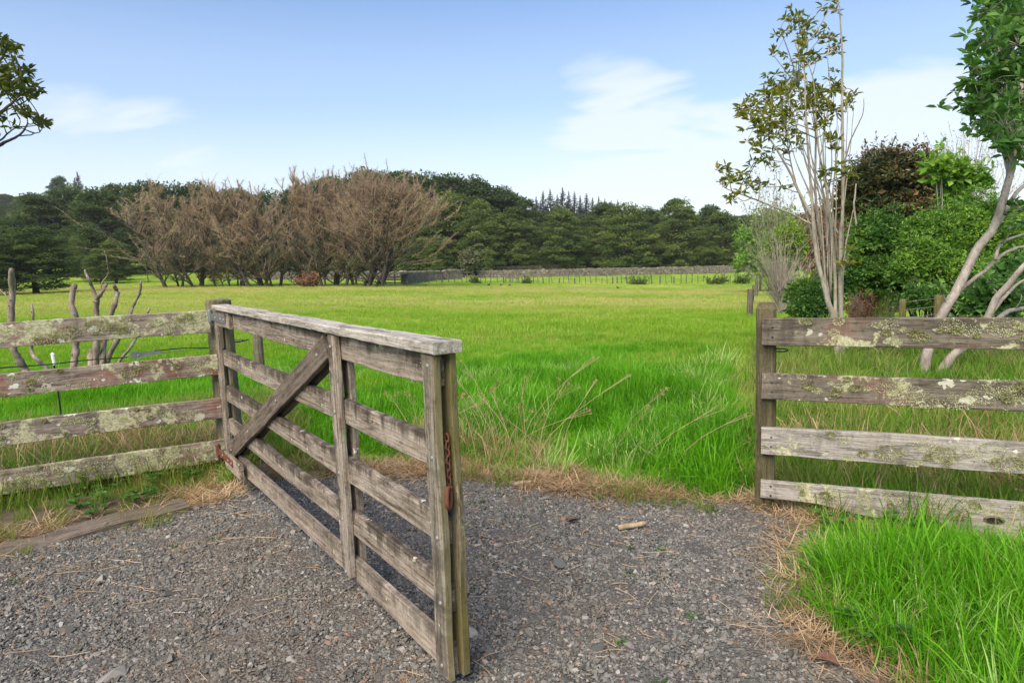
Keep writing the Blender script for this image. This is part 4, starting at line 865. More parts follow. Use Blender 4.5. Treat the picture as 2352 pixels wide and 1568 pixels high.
def plant_forest():
    def put(lst, kind, lab, group, parts=EV, wr=(.95, 1.15), name='evergreen_tree', off=0):
        lst = sorted(lst)
        for i, (px, top, d) in enumerate(lst):
            b = gd(px, d); t = at(px, top, d); h = float(t[2] - b[2]); plant_tree(name, parts[(i * 3 + off) % len(parts)], b - [0, 0, .1], h, rng.uniform(*wr), lab % ORD[i], 'tree', group)
    # evergreen wood behind the willows and the stone wall (px, top, distance)
    put([(-60, 505, 95), (40, 500, 112), (105, 445, 120), (170, 430, 128), (232, 436, 118), (215, 520, 98), (290, 420, 140), (345, 418, 135), (400, 424, 130), (455, 424, 132), (510, 440, 138), (560, 432, 135), (620, 440, 140), (680, 436, 136), (735, 420, 140), (790, 405, 142), (480, 560, 110), (640, 555, 112)],
        0, '%s dark evergreen from the left in the wood behind the brown willows', 'evergreens behind the willows')
    put([(850, 395, 142), (900, 390, 140), (950, 393, 138), (1000, 400, 138), (1050, 404, 138), (1098, 412, 140), (1148, 426, 142), (1192, 446, 144), (1215, 505, 140)],
        0, '%s dark evergreen from the left along the skyline of the central wood', 'tall evergreens of the central wood', EV)
    put([(962, 455, 126), (1035, 448, 126), (1108, 464, 122), (1172, 478, 126), (1010, 555, 120)],
        0, '%s lighter evergreen from the left at the front edge of the central wood', 'front evergreens of the central wood', EL, (.9, 1.05))
    put([(1240, 492, 146), (1345, 494, 146), (1392, 466, 148), (1490, 476, 146), (1625, 474, 146), (1700, 503, 148), (1745, 515, 148), (1800, 505, 148), (1860, 500, 148), (1920, 500, 148)],
        0, '%s dark evergreen from the left behind the front trees of the right-hand wood', 'rear evergreens of the right-hand wood', EV)
    put([(1288, 480, 126), (1440, 470, 124), (1562, 457, 127), (1660, 488, 127), (1740, 525, 128), (1362, 520, 130), (1505, 520, 130)],
        0, '%s lighter evergreen from the left in the front row behind the long stone wall', 'front evergreens behind the long wall', EL, (.95, 1.1))
    wl = [(380, 412, 76, 0), (403, 470, 77, 3), (419, 440, 78, 1), (438, 398, 76, 3), (458, 408, 79, 6), (487, 575, 78, 5), (505, 560, 77, 1), (524, 520, 78, 3), (540, 455, 79, 5), (556, 410, 78, 1), (570, 392, 76, 3), (595, 402, 78, 6), (618, 410, 77, 5), (638, 398, 78, 1), (680, 500, 79, 6), (721, 400, 80, 3), (746, 372, 78, 5), (769, 368, 80, 6), (795, 372, 78, 1), (819, 378, 79, 5), (838, 372, 77, 4), (866, 384, 76, 4)]
    for i, (px, top, d, v) in enumerate(wl):
        b = gd(px, d); t = at(px, top, d); ws = {0: 1.75, 4: 1.8}.get(v, 1.15); 
        plant_tree('willow_tree', WI[v], b, float(t[2] - b[2]), ws * rng.uniform(.9, 1.1), '%s brown leafless willow from the left in the row across the paddock' % ORD[i], 'tree', 'brown willow row', rz=(rng.uniform(-.5, .5) if v in (0, 4) else None))
    # single trees
    b = gd(262, 92); plant_tree('meadow_tree', EL[0], b, float(at(262, 552, 92)[2] - b[2]), 1.0, 'small dark-green tree on the meadow left of the willow row', 'tree')
    b = gd(228, 90); plant_tree('meadow_tree', EL[2], b, float(at(228, 572, 90)[2] - b[2]), 1.0, 'low round tree on the meadow beside the wide dark tree', 'tree')
    b = gd(75, 64); plant_tree('spreading_tree', EV[3], b, float(at(75, 520, 64)[2] - b[2]), 1.5, 'wide dark tree standing alone at the near left edge of the paddock', 'tree')
    b = gd(-30, 60); plant_tree('spreading_tree', EV[4], b, float(at(-30, 540, 60)[2] - b[2]), 1.3, 'dark tree cut off by the left picture edge in the paddock', 'tree')
    # far hills
    pn = [(1236, 452, 300), (1252, 440, 305), (1268, 436, 310), (1284, 448, 300), (1296, 432, 312), (1310, 440, 305), (1323, 442, 310), (1336, 450, 302), (1350, 446, 310), (1364, 455, 305), (1378, 452, 312), (1392, 458, 303), (1406, 462, 310), (1421, 460, 305), (1436, 470, 312), (1226, 462, 310), (1245, 462, 290), (1275, 466, 288), (1305, 462, 290), (1335, 470, 286), (1365, 474, 290), (1395, 480, 290), (1230, 470, 280), (1260, 478, 276), (1290, 476, 278), (1320, 482, 276), (1350, 486, 278), (1380, 488, 276), (1410, 478, 284), (1425, 486, 280), (200, 396, 330), (192, 410, 335)]
    for i, (px, top, d) in enumerate(sorted(pn)):
        b = gd(px, d); h = max(9.0, float(at(px, top, d)[2] - b[2])); plant_tree('pine_tree', PI_[i % 3], b, h, rng.uniform(1.0, 1.35), ('%s pine from the left on the far hill ridge' % ORD[i]), 'tree', 'pines on the far hill')
    b = gd(154, 300); plant_tree('ridge_tree', EV[1], b, float(at(154, 404, 300)[2] - b[2]), .75, 'round open-crowned tree alone on the far left ridge', 'tree')
    # distant wood covering the hills
    n = 5200; y = rng.uniform(158, 420, n); px = rng.uniform(-300, 2500, n); x = (px - CX) / FPX * y; k = ~((px < 75) & (y < 345)) 
    x, y = x[k], y[k]; s = rng.uniform(7, 11, len(x)); pr = []
    for p in EV[:4]:
        q = bpy.data.objects.new('far_tree', p[1].copy()); q.data.materials[0] = M['leaf_far']; pr.append(q)
    scatter('distant_wood', pr, np.stack([x, y, gz(x, y) - 1.0], -1), np.stack([0 * x, 0 * x, rng.uniform(0, 6.28, len(x))], -1), np.stack([s * 1.3, s * 1.3, s], -1), 'dense dark wood covering the distant hills', 'wood')
    for i, px in enumerate((8, 22, 36)):
        b = gd(px, 268); plant_tree('hill_tree', EV[i], b, 6.5, .8, '%s small pale tree from the left on the far grassy hillside' % ORD[i], 'tree', 'small trees on the far grassy hill')
plant_forest()

# ------------------------------------------------------------------ near trees and shrubs on the right
def px_tree(name, label, stems, clusters, Y0, leafm, barkm, leafL, n_leaf, dep=.35, cat='tree', twigs=True, hexa=True, wid=.36, clr=1.0):
    base = np.array(stems[0][0]); P0 = at(base[0], base[1], Y0); b = np.array([P0[0], P0[1], float(gz(P0[0], P0[1]))]); root = empty(name, b); tag(root, label, cat)
    tr, cr = MB(), MB(); allp = []
    for j, (*pts, r0, r1) in [(j, tuple(s)) for j, s in enumerate(stems)]:
        dd = rng.normal() * dep * (0 if j == 0 else 1); m = len(pts)
        W3 = np.array([at(x, y, Y0 + (dd * (i / max(1, m - 1)) if True else 0)) for i, (x, y) in enumerate(pts)])
        S = spline(W3, max(6, 5 * m)); S = S + np.cumsum(rng.normal(size=S.shape) * .0025, 0)
        tube(tr, S - b, np.linspace(r0, r1, len(S)), 8); allp.append(S)
    AP = np.concatenate(allp)
    for (x, y, rr) in clusters:
        R3 = rr * clr * Y0 / FPX; c = at(x, y, Y0 + rng.normal() * dep * 1.2)
        k = max(3, int(n_leaf * (rr / 25) ** 1.6)); nc = max(2, k // 7)
        tips = c + rng.normal(size=(nc, 3)) * R3 * [.48, .6, .48]
        if twigs:
            dl = np.linalg.norm(AP - (c - [0, 0, R3 * 1.5]), axis=1) + 2.0 * np.maximum(0, AP[:, 2] - c[2] + .05); s0 = AP[np.argmin(dl)]
            mid = (s0 + c) / 2 + rng.normal(size=3) * R3 * .25 + [0, 0, -R3 * .2]; tube(tr, spline([s0 - b, mid - b, c - b], 7), np.linspace(.009, .004, 7), 5)
            for t in tips: tube(tr, [c - [0, 0, R3 * .3] - b, (c + t) / 2 - b + rng.normal(size=3) * .01, t - b], [.004, .003, .002], 4)
        d = rand_dirs(nc * 7).reshape(nc, 7, 3); d[..., 2] = d[..., 2] * .6 + .25
        P = (tips[:, None] + d * .012).reshape(-1, 3); d = d.reshape(-1, 3); N = len(P)
        leaves(cr, P - b, d, np.array([0, 0, 1.]) + .7 * rng.normal(size=(N, 3)), leafL * rng.uniform(.6, 1.2, N), leafL * wid * rng.uniform(.8, 1.2, N), np.clip(rng.normal(.5, .22, N) + rng.normal() * .12, 0, 1), hexa)
    tr.build('trunk', barkm, root, smooth=True); o = cr.build('crown', leafm, root); o['kind'] = 'stuff'; return root
def r6(L): return [(1614.4 + x * .3168, y * .3168, r * .3168) for x, y, r in L]
S_ = [[(1926, 832), (1914, 731), (1899.5, 690), (1887, 636), (1872.6, 572), (1868, 509), (1866, 470), (1857, 367), (1850, 250), (1847, 127), .043, .006],
      [(1936, 832), (1931, 731), (1928, 636), (1928, 541), (1931, 497), (1930, 348), (1928, 222), (1925, 127), (1920, 47), (1912, -12), .034, .005],
      [(1930, 832), (1920, 731), (1917, 636), (1909, 525), (1899.5, 446), (1890, 396), (1877, 317), (1868, 190), (1849, 120), .028, .005],
      [(1905, 700), (1893, 604), (1887, 541), (1877, 477), (1876, 412), (1874, 285), (1855, 190), (1835, 120), .026, .006],
      [(1868, 518), (1820, 493), (1766, 471), (1719, 452), (1678, 434), (1650, 410), .016, .004],
      [(1868, 500), (1836, 446), (1811, 390), (1766, 317), (1735, 279), (1715, 262), .02, .005],
      [(1936, 390), (1950, 333), (1966, 295), (1982, 263), (1985, 228), .011, .003],
      [(1966, 520), (1960, 470), (1965, 423), .014, .008], [(1933, 720), (1938, 640), (1944, 560), (1962, 480), .018, .006],
      [(1872, 560), (1848, 480), (1828, 420), (1810, 340), (1800, 260), .016, .005], [(1899, 446), (1890, 330), (1905, 220), (1900, 130), .012, .004], [(1928, 541), (1900, 480), (1885, 380), (1900, 300), .014, .005], [(1917, 636), (1900, 560), (1898, 470), (1912, 380), (1906, 290), .016, .005]]
K_ = r6([(640, 190, 90), (720, 190, 80), (760, 200, 50), (560, 210, 50), (870, 250, 70), (920, 230, 50), (930, 40, 50), (950, 5, 40), (900, 60, 35), (690, 290, 60), (730, 300, 50), (640, 430, 60), (680, 440, 50), (800, 430, 60), (820, 450, 40), (510, 400, 45), (990, 330, 50), (950, 340, 40), (560, 610, 110), (660, 610, 90), (620, 660, 100), (480, 700, 90), (430, 690, 60), (340, 770, 90), (300, 810, 60), (380, 870, 110), (450, 850, 110), (560, 780, 120), (640, 760, 100), (720, 760, 110), (540, 950, 90), (480, 960, 80), (600, 900, 90), (390, 970, 60), (850, 640, 110), (800, 690, 90), (950, 650, 90), (900, 730, 90), (830, 800, 100), (960, 790, 60), (1000, 640, 50), (1070, 720, 50), (1030, 740, 40), (920, 980, 60), (940, 1040, 60), (890, 900, 50), (480, 1160, 80), (380, 1170, 45), (430, 1120, 60), (190, 1290, 80), (150, 1300, 50), (260, 1270, 50), (400, 1310, 60), (330, 1340, 40), (230, 1420, 60), (270, 1390, 45), (580, 1350, 45), (600, 1080, 60), (700, 1040, 50), (1040, 1250, 50), (940, 1220, 60), (900, 1300, 40), (1030, 1860, 60), (1060, 1900, 50)])
for i in range(15):
    a, c = random.uniform(1885, 1935), random.uniform(-110, 40); S_.append([(a, random.uniform(560, 690)), (a + c * .25, 470), (a + c * .65, 360), (a + c, random.uniform(200, 300)), .011, .003])
px_tree('slender_tree', 'slender multi-stemmed tree with olive leaves behind the right fence', S_, K_, 9.2, M['leaf_olive'], M['bark_grey'], .105, 50, .45, wid=.32)
S2 = [[(2121, 867), (2134, 800), (2159, 731), (2200.5, 661), (2245, 572), (2280, 531), (2305, 455), (2318, 414), (2327, 364), (2340, 285), (2346, 190), (2350, 60), (2356, -60), .062, .024],
      [(2282, 528), (2305, 493), (2327, 461), (2352, 433), (2400, 400), (2440, 330), .032, .016],
      [(2153, 867), (2185, 823), (2213, 800), (2250, 765), (2273, 731), (2295, 683), (2327, 648), (2352, 617), (2420, 560), (2460, 470), .055, .024],
      [(2185, 690), (2204, 668), (2240, 640), (2267, 620), (2286, 598), (2320, 575), (2352, 566), (2420, 550), .026, .014],
      [(2264, 735), (2300, 690), (2340, 650), (2400, 620), .025, .012], [(2290, 735), (2320, 712), (2352, 705), (2420, 690), .032, .02], [(2286, 598), (2300, 560), (2330, 545), (2370, 530), .02, .01],
      [(2300, 470), (2316, 380), (2322, 300), (2312, 200), (2308, 90), (2300, -20), .022, .008], [(2318, 414), (2300, 340), (2280, 270), (2262, 200), .018, .006], [(2340, 300), (2300, 220), (2290, 130), (2280, 40), .016, .005]]
K2 = r6([(2150, 40, 130), (2060, 60, 80), (2250, 40, 130), (2250, 150, 140), (2140, 150, 110), (2060, 130, 70), (2090, 240, 120), (2200, 250, 130), (2290, 280, 130), (2070, 340, 80), (2250, 380, 140), (2150, 380, 110), (2100, 450, 100), (2180, 500, 140), (2270, 520, 130), (2060, 560, 130), (2150, 600, 130), (2250, 640, 130), (1990, 600, 80), (1960, 660, 70), (2020, 700, 130), (2120, 720, 130), (2220, 740, 130), (2300, 740, 120), (1930, 780, 70), (2010, 800, 110), (2100, 840, 130), (2190, 870, 130), (2270, 880, 130), (2060, 910, 90), (2150, 960, 100), (2230, 980, 110), (2300, 1000, 110), (2140, 1040, 60), (2250, 1080, 80), (2300, 1120, 60), (2360, 100, 150), (2380, 350, 160), (2400, 600, 160), (2390, 850, 160), (2440, 1050, 150), (2050, -60, 120), (2200, -80, 150), (2330, -100, 160), (2180, 1560, 40), (2230, 1640, 40), (2300, 1500, 60), (2360, 1620, 60), (1700, 2080, 30), (1850, 2420, 40), (2080, 2070, 35), (1830, 2310, 30), (1680, 2820, 35), (2300, 2100, 60)])
px_tree('leaning_tree', 'pale-barked leaning tree with broad glossy leaves at the right picture edge', S2, K2, 7.9, M['leaf_glossy'], M['bark_pale'], .115, 44, .5, wid=.42)
def rl(L): return [(x * .2112, 41.4 + y * .2112, r * .2112) for x, y, r in L]
rp = lambda L: [(x * .2112, 41.4 + y * .2112) for x, y in L]
S3 = [[(-330, 900), (-322, 700), (-300, 520), (-290, 380), (-285, 200), .12, .05],
      [(-300, 500)] + rp([(-700, 1700), (-300, 1520), (0, 1390), (80, 1350), (220, 1290), (300, 1180), (305, 1100)]) + [.035, .006],
      rp([(225, 1288), (330, 1275), (430, 1240), (460, 1190)]) + [.008, .004], rp([(-300, 1520), (0, 1335), (80, 1250), (190, 1170), (210, 1080)]) + [.014, .004],
      [(-292, 400)] + rp([(-600, 1300), (-200, 1130), (0, 1010), (150, 880), (200, 780), (220, 640)]) + [.03, .006], rp([(-100, 1080), (0, 1042), (140, 970), (270, 890), (330, 810)]) + [.01, .004],
      [(-288, 300)] + rp([(-500, 900), (-200, 640), (0, 460), (60, 330), (80, 250)]) + [.025, .005]]
K3 = rl([(40, 260, 100), (110, 290, 70), (80, 330, 70), (40, 430, 45), (200, 570, 100), (260, 570, 70), (150, 620, 90), (230, 690, 110), (100, 720, 100), (60, 780, 100), (180, 790, 100), (330, 760, 80), (370, 780, 50), (270, 830, 70), (230, 1050, 70), (320, 1060, 60), (380, 1110, 60), (430, 1130, 50), (470, 1150, 45), (100, 1120, 50), (10, 1110, 40), (-100, 600, 150), (-250, 700, 200), (-150, 300, 150), (-300, 400, 200), (-150, 1050, 120), (-400, 1000, 200), (-500, 600, 220), (-700, 300, 250), (-300, 100, 200), (-600, -50, 250)])
px_tree('overhanging_tree', 'olive-leaved branches reaching in from the left picture edge', S3, K3, 8.6, M['leaf_olive_dark'], M['bark_dark'], .115, 52, .5, wid=.36)

def shrub(name, label, blobs, leafm, L, n, barkm=None, cat='shrub', up=.35, stems=8, group=None, wid=.5, basepx=None, rcl=.16):
    """bush made of leaf clumps over lumpy ellipsoids; blobs = (px, py, Y, rx_px, rz_px)"""
    B = [(at(px, py, Y), rx * Y / FPX, rz * Y / FPX) for px, py, Y, rx, rz in blobs]; c0 = B[0][0] if basepx is None else at(basepx, 600, B[0][0][1])
    b = np.array([c0[0], c0[1], float(gz(c0[0], c0[1]))]); root = empty(name, b); tag(root, label, cat, group)
    cr, tr = MB(), MB()
    for (c, rx, rz) in B:
        K = max(10, int(n * (rx * rz) ** .75 / .35)); d = rand_dirs(K); d[:, 2] = np.where(rng.random(K) < .75, np.abs(d[:, 2]), d[:, 2])
        q = (1 + .20 * np.sin(d[:, 0] * 6 + c[0] * 3) * np.sin(d[:, 2] * 5 + c[1]) + .12 * np.sin(d[:, 1] * 9 + c[2] * 5)) * rng.uniform(.62, 1.06, K)
        Cn = c + d * q[:, None] * [rx, rx * .85, rz] - b; pads(cr, Cn, rcl * rng.uniform(.6, 1.3, K) * (rx / .8) ** .5, 26, L, .8, up, c - b, wid)
        Ki = K // 2; pads(cr, c + rand_dirs(Ki) * rng.uniform(.3, .7, (Ki, 1)) * [rx, rx * .85, rz] - b, rcl * 1.6, 14, L * 1.6, .9, .2, None, .7)
        for _ in range(int(10 + 14 * min(rx, 2.5))):                     # free shoots breaking the outline
            dv = rand_dirs(1)[0]; dv[2] = abs(dv[2]); st_ = c + dv * [rx, rx * .85, rz] * .85 - b; dr = nrm(dv * .7 + [0, 0, .8] + rng.normal(size=3) * .3); LL = rng.uniform(.8, 2.4) * rcl * 1.4
            tube(tr, [st_, st_ + dr * LL * .6, st_ + dr * LL], [.004, .003, .0015], 3); k = 12; t = rng.uniform(.15, 1, (k, 1)); leaves(cr, st_ + dr * LL * t, nrm(dr * .6 + rng.normal(size=(k, 3)) * .7), rand_dirs(k) + [0, 0, 1], L * rng.uniform(.7, 1.2, k), L * wid, np.clip(rng.normal(.75, .2, k), 0, 1))
        for _ in range(stems):
            e = c + rng.normal(size=3) * [rx * .5, rx * .4, rz * .4] - b; tube(tr, spline([rng.normal(size=3) * [.12, .12, 0] - [0, 0, .05], e * [.5, .5, .55], e], 7), np.linspace(.022, .005, 7), 5)
    o = cr.build('crown', leafm, root); o['kind'] = 'stuff'; tr.build('stems', barkm or M['bark_dark'], root, smooth=True); return root
def twig_bush(name, label, blob, m, n, L, wdt, base_px, cat='shrub', fan=.9, group=None, leaf=None, foot=.05):
    px, py, Y, rx, rz = blob; top = at(px, py - rz, Y); bb = gd(base_px, Y); h = float(top[2] - bb[2]); rxm = rx * Y / FPX; cx_ = float(at(px, py, Y)[0] - bb[0])
    root = empty(name, bb); tag(root, label, cat, group); mb = MB(); lf = MB()
    for _ in range(n):
        a = rng.normal() * .5; q = rng.normal() * .35; e = np.array([cx_ + a * rxm * 1.5, q * rxm * 1.3, h * rng.uniform(.55, 1.0) * (1 - .25 * min(1, abs(a)))])
        s = rng.normal(size=3) * [foot, foot, 0]; P = spline([s, s * .5 + e * [.3, .3, .45] + rng.normal(size=3) * .04, e], 6); tube(mb, P, np.linspace(wdt, wdt * .25, 6), 3, rng.random(), cap=False)
        for _k in range(5):
            t = rng.integers(2, 6); d = nrm(e + rng.normal(size=3) * .6 * h * .4) * L * rng.uniform(.5, 1); tube(mb, [P[t], P[t] + d * .5 + rng.normal(size=3) * .02, P[t] + d], [wdt * .5, wdt * .35, wdt * .15], 3, rng.random(), cap=False)
            if leaf:
                k = 5; leaves(lf, P[t] + d * rng.uniform(.3, 1, (k, 1)), rand_dirs(k), rand_dirs(k), leaf[1], leaf[1] * .4, rng.random(k))
    mb.build('stems', m, root)
    if leaf: o = lf.build('crown', leaf[0], root); o['kind'] = 'stuff'
    return root
shrub('magnolia_tree', 'rounded magnolia with dark brown-backed leaves above the hedge', [(2050, 420, 21, 88, 68), (1985, 440, 21, 46, 48), (2115, 425, 21, 50, 58), (1955, 480, 21, 22, 36), (2060, 490, 21, 100, 40)], M['leaf_mag'], .13, 120, M['bark_dark'], 'tree', .5, 10, None, .42, 2050, .26)
shrub('glossy_shrub', 'dark glossy green shrub between the slender stems and the hedge', [(2020, 570, 15.5, 66, 72), (1985, 640, 15.2, 50, 50), (2050, 645, 15, 60, 55), (2000, 545, 15.6, 40, 46)], M['leaf_shrub'], .085, 210, wid=.42)
shrub('tall_hedge', 'tall bright green hedge shrub behind the leaning pale trunk', [(2165, 560, 14, 74, 78), (2240, 545, 14, 74, 98), (2115, 620, 13.6, 56, 72), (2200, 640, 13.6, 90, 75), (2305, 590, 14, 76, 100), (2110, 555, 14, 34, 46), (2390, 590, 14, 90, 110)], M['leaf_hedge'], .07, 190, wid=.4)
shrub('broad_leaf_sapling', 'sapling with large bright leaves rising above the hedge', [(2185, 405, 16, 36, 24), (2160, 388, 16, 20, 16), (2225, 425, 16, 30, 22), (2190, 455, 16, 16, 28)], M['leaf_hedge'], .14, 42, M['bark_grey'], 'tree', .4, 4, None, .5)
shrub('low_dark_shrub', 'low dark feathery shrub at the foot of the slender tree', [(1868, 690, 13, 40, 42), (1840, 675, 13.3, 26, 30), (1890, 705, 12.8, 26, 34), (1850, 715, 12.8, 34, 26)], M['leaf_shrub'], .055, 260, wid=.3)
shrub('leafy_undershrub', 'dark broad-leaved plants at the right picture edge under the pale trunk', [(2310, 690, 10.5, 50, 42), (2350, 650, 10.8, 50, 50), (2270, 705, 10.6, 34, 28)], M['leaf_glossy'], .11, 120, wid=.55)
shrub('grey_green_shrub', 'soft grey-green low shrub in front of the hedge', [(2120, 690, 12.4, 36, 26), (2090, 700, 12.4, 24, 20)], M['leaf_shrub'], .05, 240, wid=.3)
shrub('field_edge_tree', 'mid-green bushy tree at the right-hand end of the stone wall', [(1752, 575, 62, 46, 56), (1780, 530, 62, 36, 36), (1800, 590, 60, 50, 60), (1735, 610, 60, 30, 22)], M['leaf_hedge'], .34, 16, None, 'tree', .6, 6, None, .5, 1770, .7)
shrub('yellow_green_tree', 'yellow-green leafy treetop above the grey bare shrub', [(1805, 560, 30, 34, 40), (1790, 585, 30, 30, 30), (1825, 580, 30, 20, 34)], M['leaf_lime'], .13, 40, M['bark_grey'], 'tree', .4, 6, None, .45, 1805, .3)
twig_bush('bare_grey_shrub', 'bare grey twiggy shrub fanning out beside the paddock edge', (1786, 620, 22, 58, 90), M['twig_grey'], 150, .5, .010, 1798)
twig_bush('bare_willow', 'thin-leaved bare willow rising behind the magnolia', (2215, 365, 36, 90, 75), M['twig_grey'], 190, 1.2, .022, 2215, 'tree', leaf=(M['twig_green'], .10))
twig_bush('feathery_tree', 'thin feathery tree behind the slender olive-leaved stems', (1772, 455, 48, 62, 60), M['twig_grey'], 90, 1.5, .02, 1790, 'tree', leaf=(M['twig_green'], .16))
twig_bush('dead_fern', 'rust-brown dead fern clump by the right-hand back fence', (1972, 705, 12.5, 34, 34), M['fern'], 60, .22, .0025, 1972, foot=.16, leaf=(M['fern'], .05))
twig_bush('wispy_weed', 'wispy olive-brown weed clump before the back fence', (2035, 700, 12, 26, 34), M['grass_dull'], 110, .16, .0025, 2032, 'weed', foot=.14)
twig_bush('brown_conifer', 'brown drooping conifer behind the slender stems', (1885, 560, 55, 34, 75), M['fern'], 160, 1.6, .03, 1885, 'tree', leaf=(M['fern'], .35))
shrub('hedge_end_bush', 'small leafy bush behind the gate-end of the paddock post line', [(1905, 660, 24, 40, 46), (1960, 640, 26, 50, 60)], M['leaf_shrub'], .10, 90)

# back fence on the right, old posts at the paddock edge -----------------------
def build_small_fences():
    b0 = gd(2070, 12.0); root = empty('wire_fence', b0); tag(root, 'low wire fence with round mossy posts in front of the hedge', 'fence')
    tops = [(2074, 688), (2158, 678), (2213, 690), (2245, 688), (2283, 688), (2327, 690), (2385, 690)]; wp = []
    for i, (px, ty) in enumerate(tops):
        Y = 12.2 - i * .25; t = at(px, ty, Y); g0 = float(gz(t[0], Y)); o = round_post('post', float(t[2] - g0), .085 if px == 2158 else .06, M['post_alg'], root, np.array([t[0], Y, g0]) - b0, n=10); wp.append(t - b0)
    for dz in (.04, .18, .32): mb = MB(); tube(mb, np.array(wp) + [0, -.07, -dz], .0025, 4); mb.build('wire', M['wire'], root)
    b0 = gd(1963, 18); root = empty('batten_fence', b0); tag(root, 'old grey batten fence almost hidden behind the dead fern', 'fence'); wp = []
    for i, px in enumerate(np.linspace(1962, 2052, 11)):
        Y = 17.8 - i * .1; t = at(px, 672 + 1.6 * i, Y); g0 = float(gz(t[0], Y)); wp.append(t - b0)
        upright('batten', float(t[2] - g0), .075 if i % 4 else .13, .04, M['wood_far'], root, np.array([t[0], Y, g0]) - b0)
    for dz in (.1, .3): mb = MB(); tube(mb, np.array(wp) + [0, -.04, -dz], .003, 4); mb.build('wire', M['wire'], root)
    for i, (px, ty, Y, r, lb) in enumerate([(1722, 664, 22, .10, 'grey leaning post at the paddock edge beyond the squared end post'), (1737, 642, 48, .11, 'second weathered post along the right-hand paddock edge'), (1746, 634, 66, .12, 'farthest weathered post along the right-hand paddock edge'), (1729, 655, 33, .06, 'thin stake behind the grey leaning paddock post')]):
        t = at(px, ty, Y); g0 = float(gz(t[0], Y)); o = round_post('field_post', float(t[2] - g0), r, M['post_far'], None, (t[0], Y, g0), n=10, lean=(.03, 0)); tag(o, lb, 'post', 'old paddock posts')
build_small_fences()

# ------------------------------------------------------------------ pruned stumps on the left
def build_stumps():
    def pruned(name, label, stems, Y, twigs=6):
        P0 = at(*stems[0][0], Y); b = np.array([P0[0], Y, float(gz(P0[0], Y))]); root = empty(name, b); tag(root, label, 'tree')
        for (*pts, r0, r1) in stems:
            mb = MB(); W3 = [at(x, y, Y + .12 * random.uniform(-1, 1) * (i > 0)) for i, (x, y) in enumerate(pts)][::1]
            if len(W3) > 1: S = spline(np.array(W3), 5 * len(W3)) - b
            S = S + np.cumsum(rng.normal(size=S.shape) * .0022, 0); rad = np.linspace(r0, r1, len(S)) * (1 + .10 * rng.normal(size=len(S))); rad[-1] *= .8
            tube(mb, S, rad, 9)
            for k in rng.integers(2, len(S) - 1, twigs):                    # bud stubs
                d = rand_dirs(1)[0] * [1, 1, .5]; tube(mb, [S[k], S[k] + d * (rad[k] * 1.5), S[k] + d * (rad[k] * 1.7 + .008)], [.012, .008, .003], 5)
            mb.build('stem', M['bark_cut'], root, smooth=True)
    pruned('pollarded_willow', 'tall pruned pale trunk with a broken tip at the left picture edge', [[(78, 895), (57, 852), (42, 827), (27, 800), (22, 733), (23.6, 671), (21, 621), .05, .034], [(24, 690), (8, 672), (-6, 655), (-20, 620), .010, .004]], 8.8)
    pruned('crooked_sapling', 'thin dark crooked pruned stem next to the tall pruned trunk', [[(135, 885), (104, 844), (82, 827), (69.5, 805), (71, 738), (68, 700), .026, .016]], 8.6, 3)
    pruned('pollarded_shrub', 'upright pruned stem with a flat cut top behind the top rail', [[(169, 900), (169, 842), (174, 795), (171, 733), (162.5, 700), (169, 657), .046, .034]], 8.8)
    pruned('pollarded_tree', 'forked pollarded shrub with several broken grey stems behind the left fence', [
        [(222, 900), (221, 839), (223, 770), (221, 728), (223, 690), (233, 673), (246, 653), .045, .022], [(223, 695), (216, 666), (206, 640), (198.6, 621), .026, .012], [(233, 672), (236, 648), (251, 628), (248, 600), (241, 575), .010, .003],
        [(232, 900), (234.5, 832), (243, 760), (253, 728), (266, 695), (266, 676), (261, 662), .036, .024], [(236, 900), (246, 832), (268, 780), (295, 725), (305, 705), (320, 673), (326, 643), .036, .015],
        [(240, 900), (275, 829), (298, 800), (315, 775), (342, 720), (347, 709), .022, .012], [(212, 905), (209, 842), (209, 805), .04, .042]], 8.8)
build_stumps()

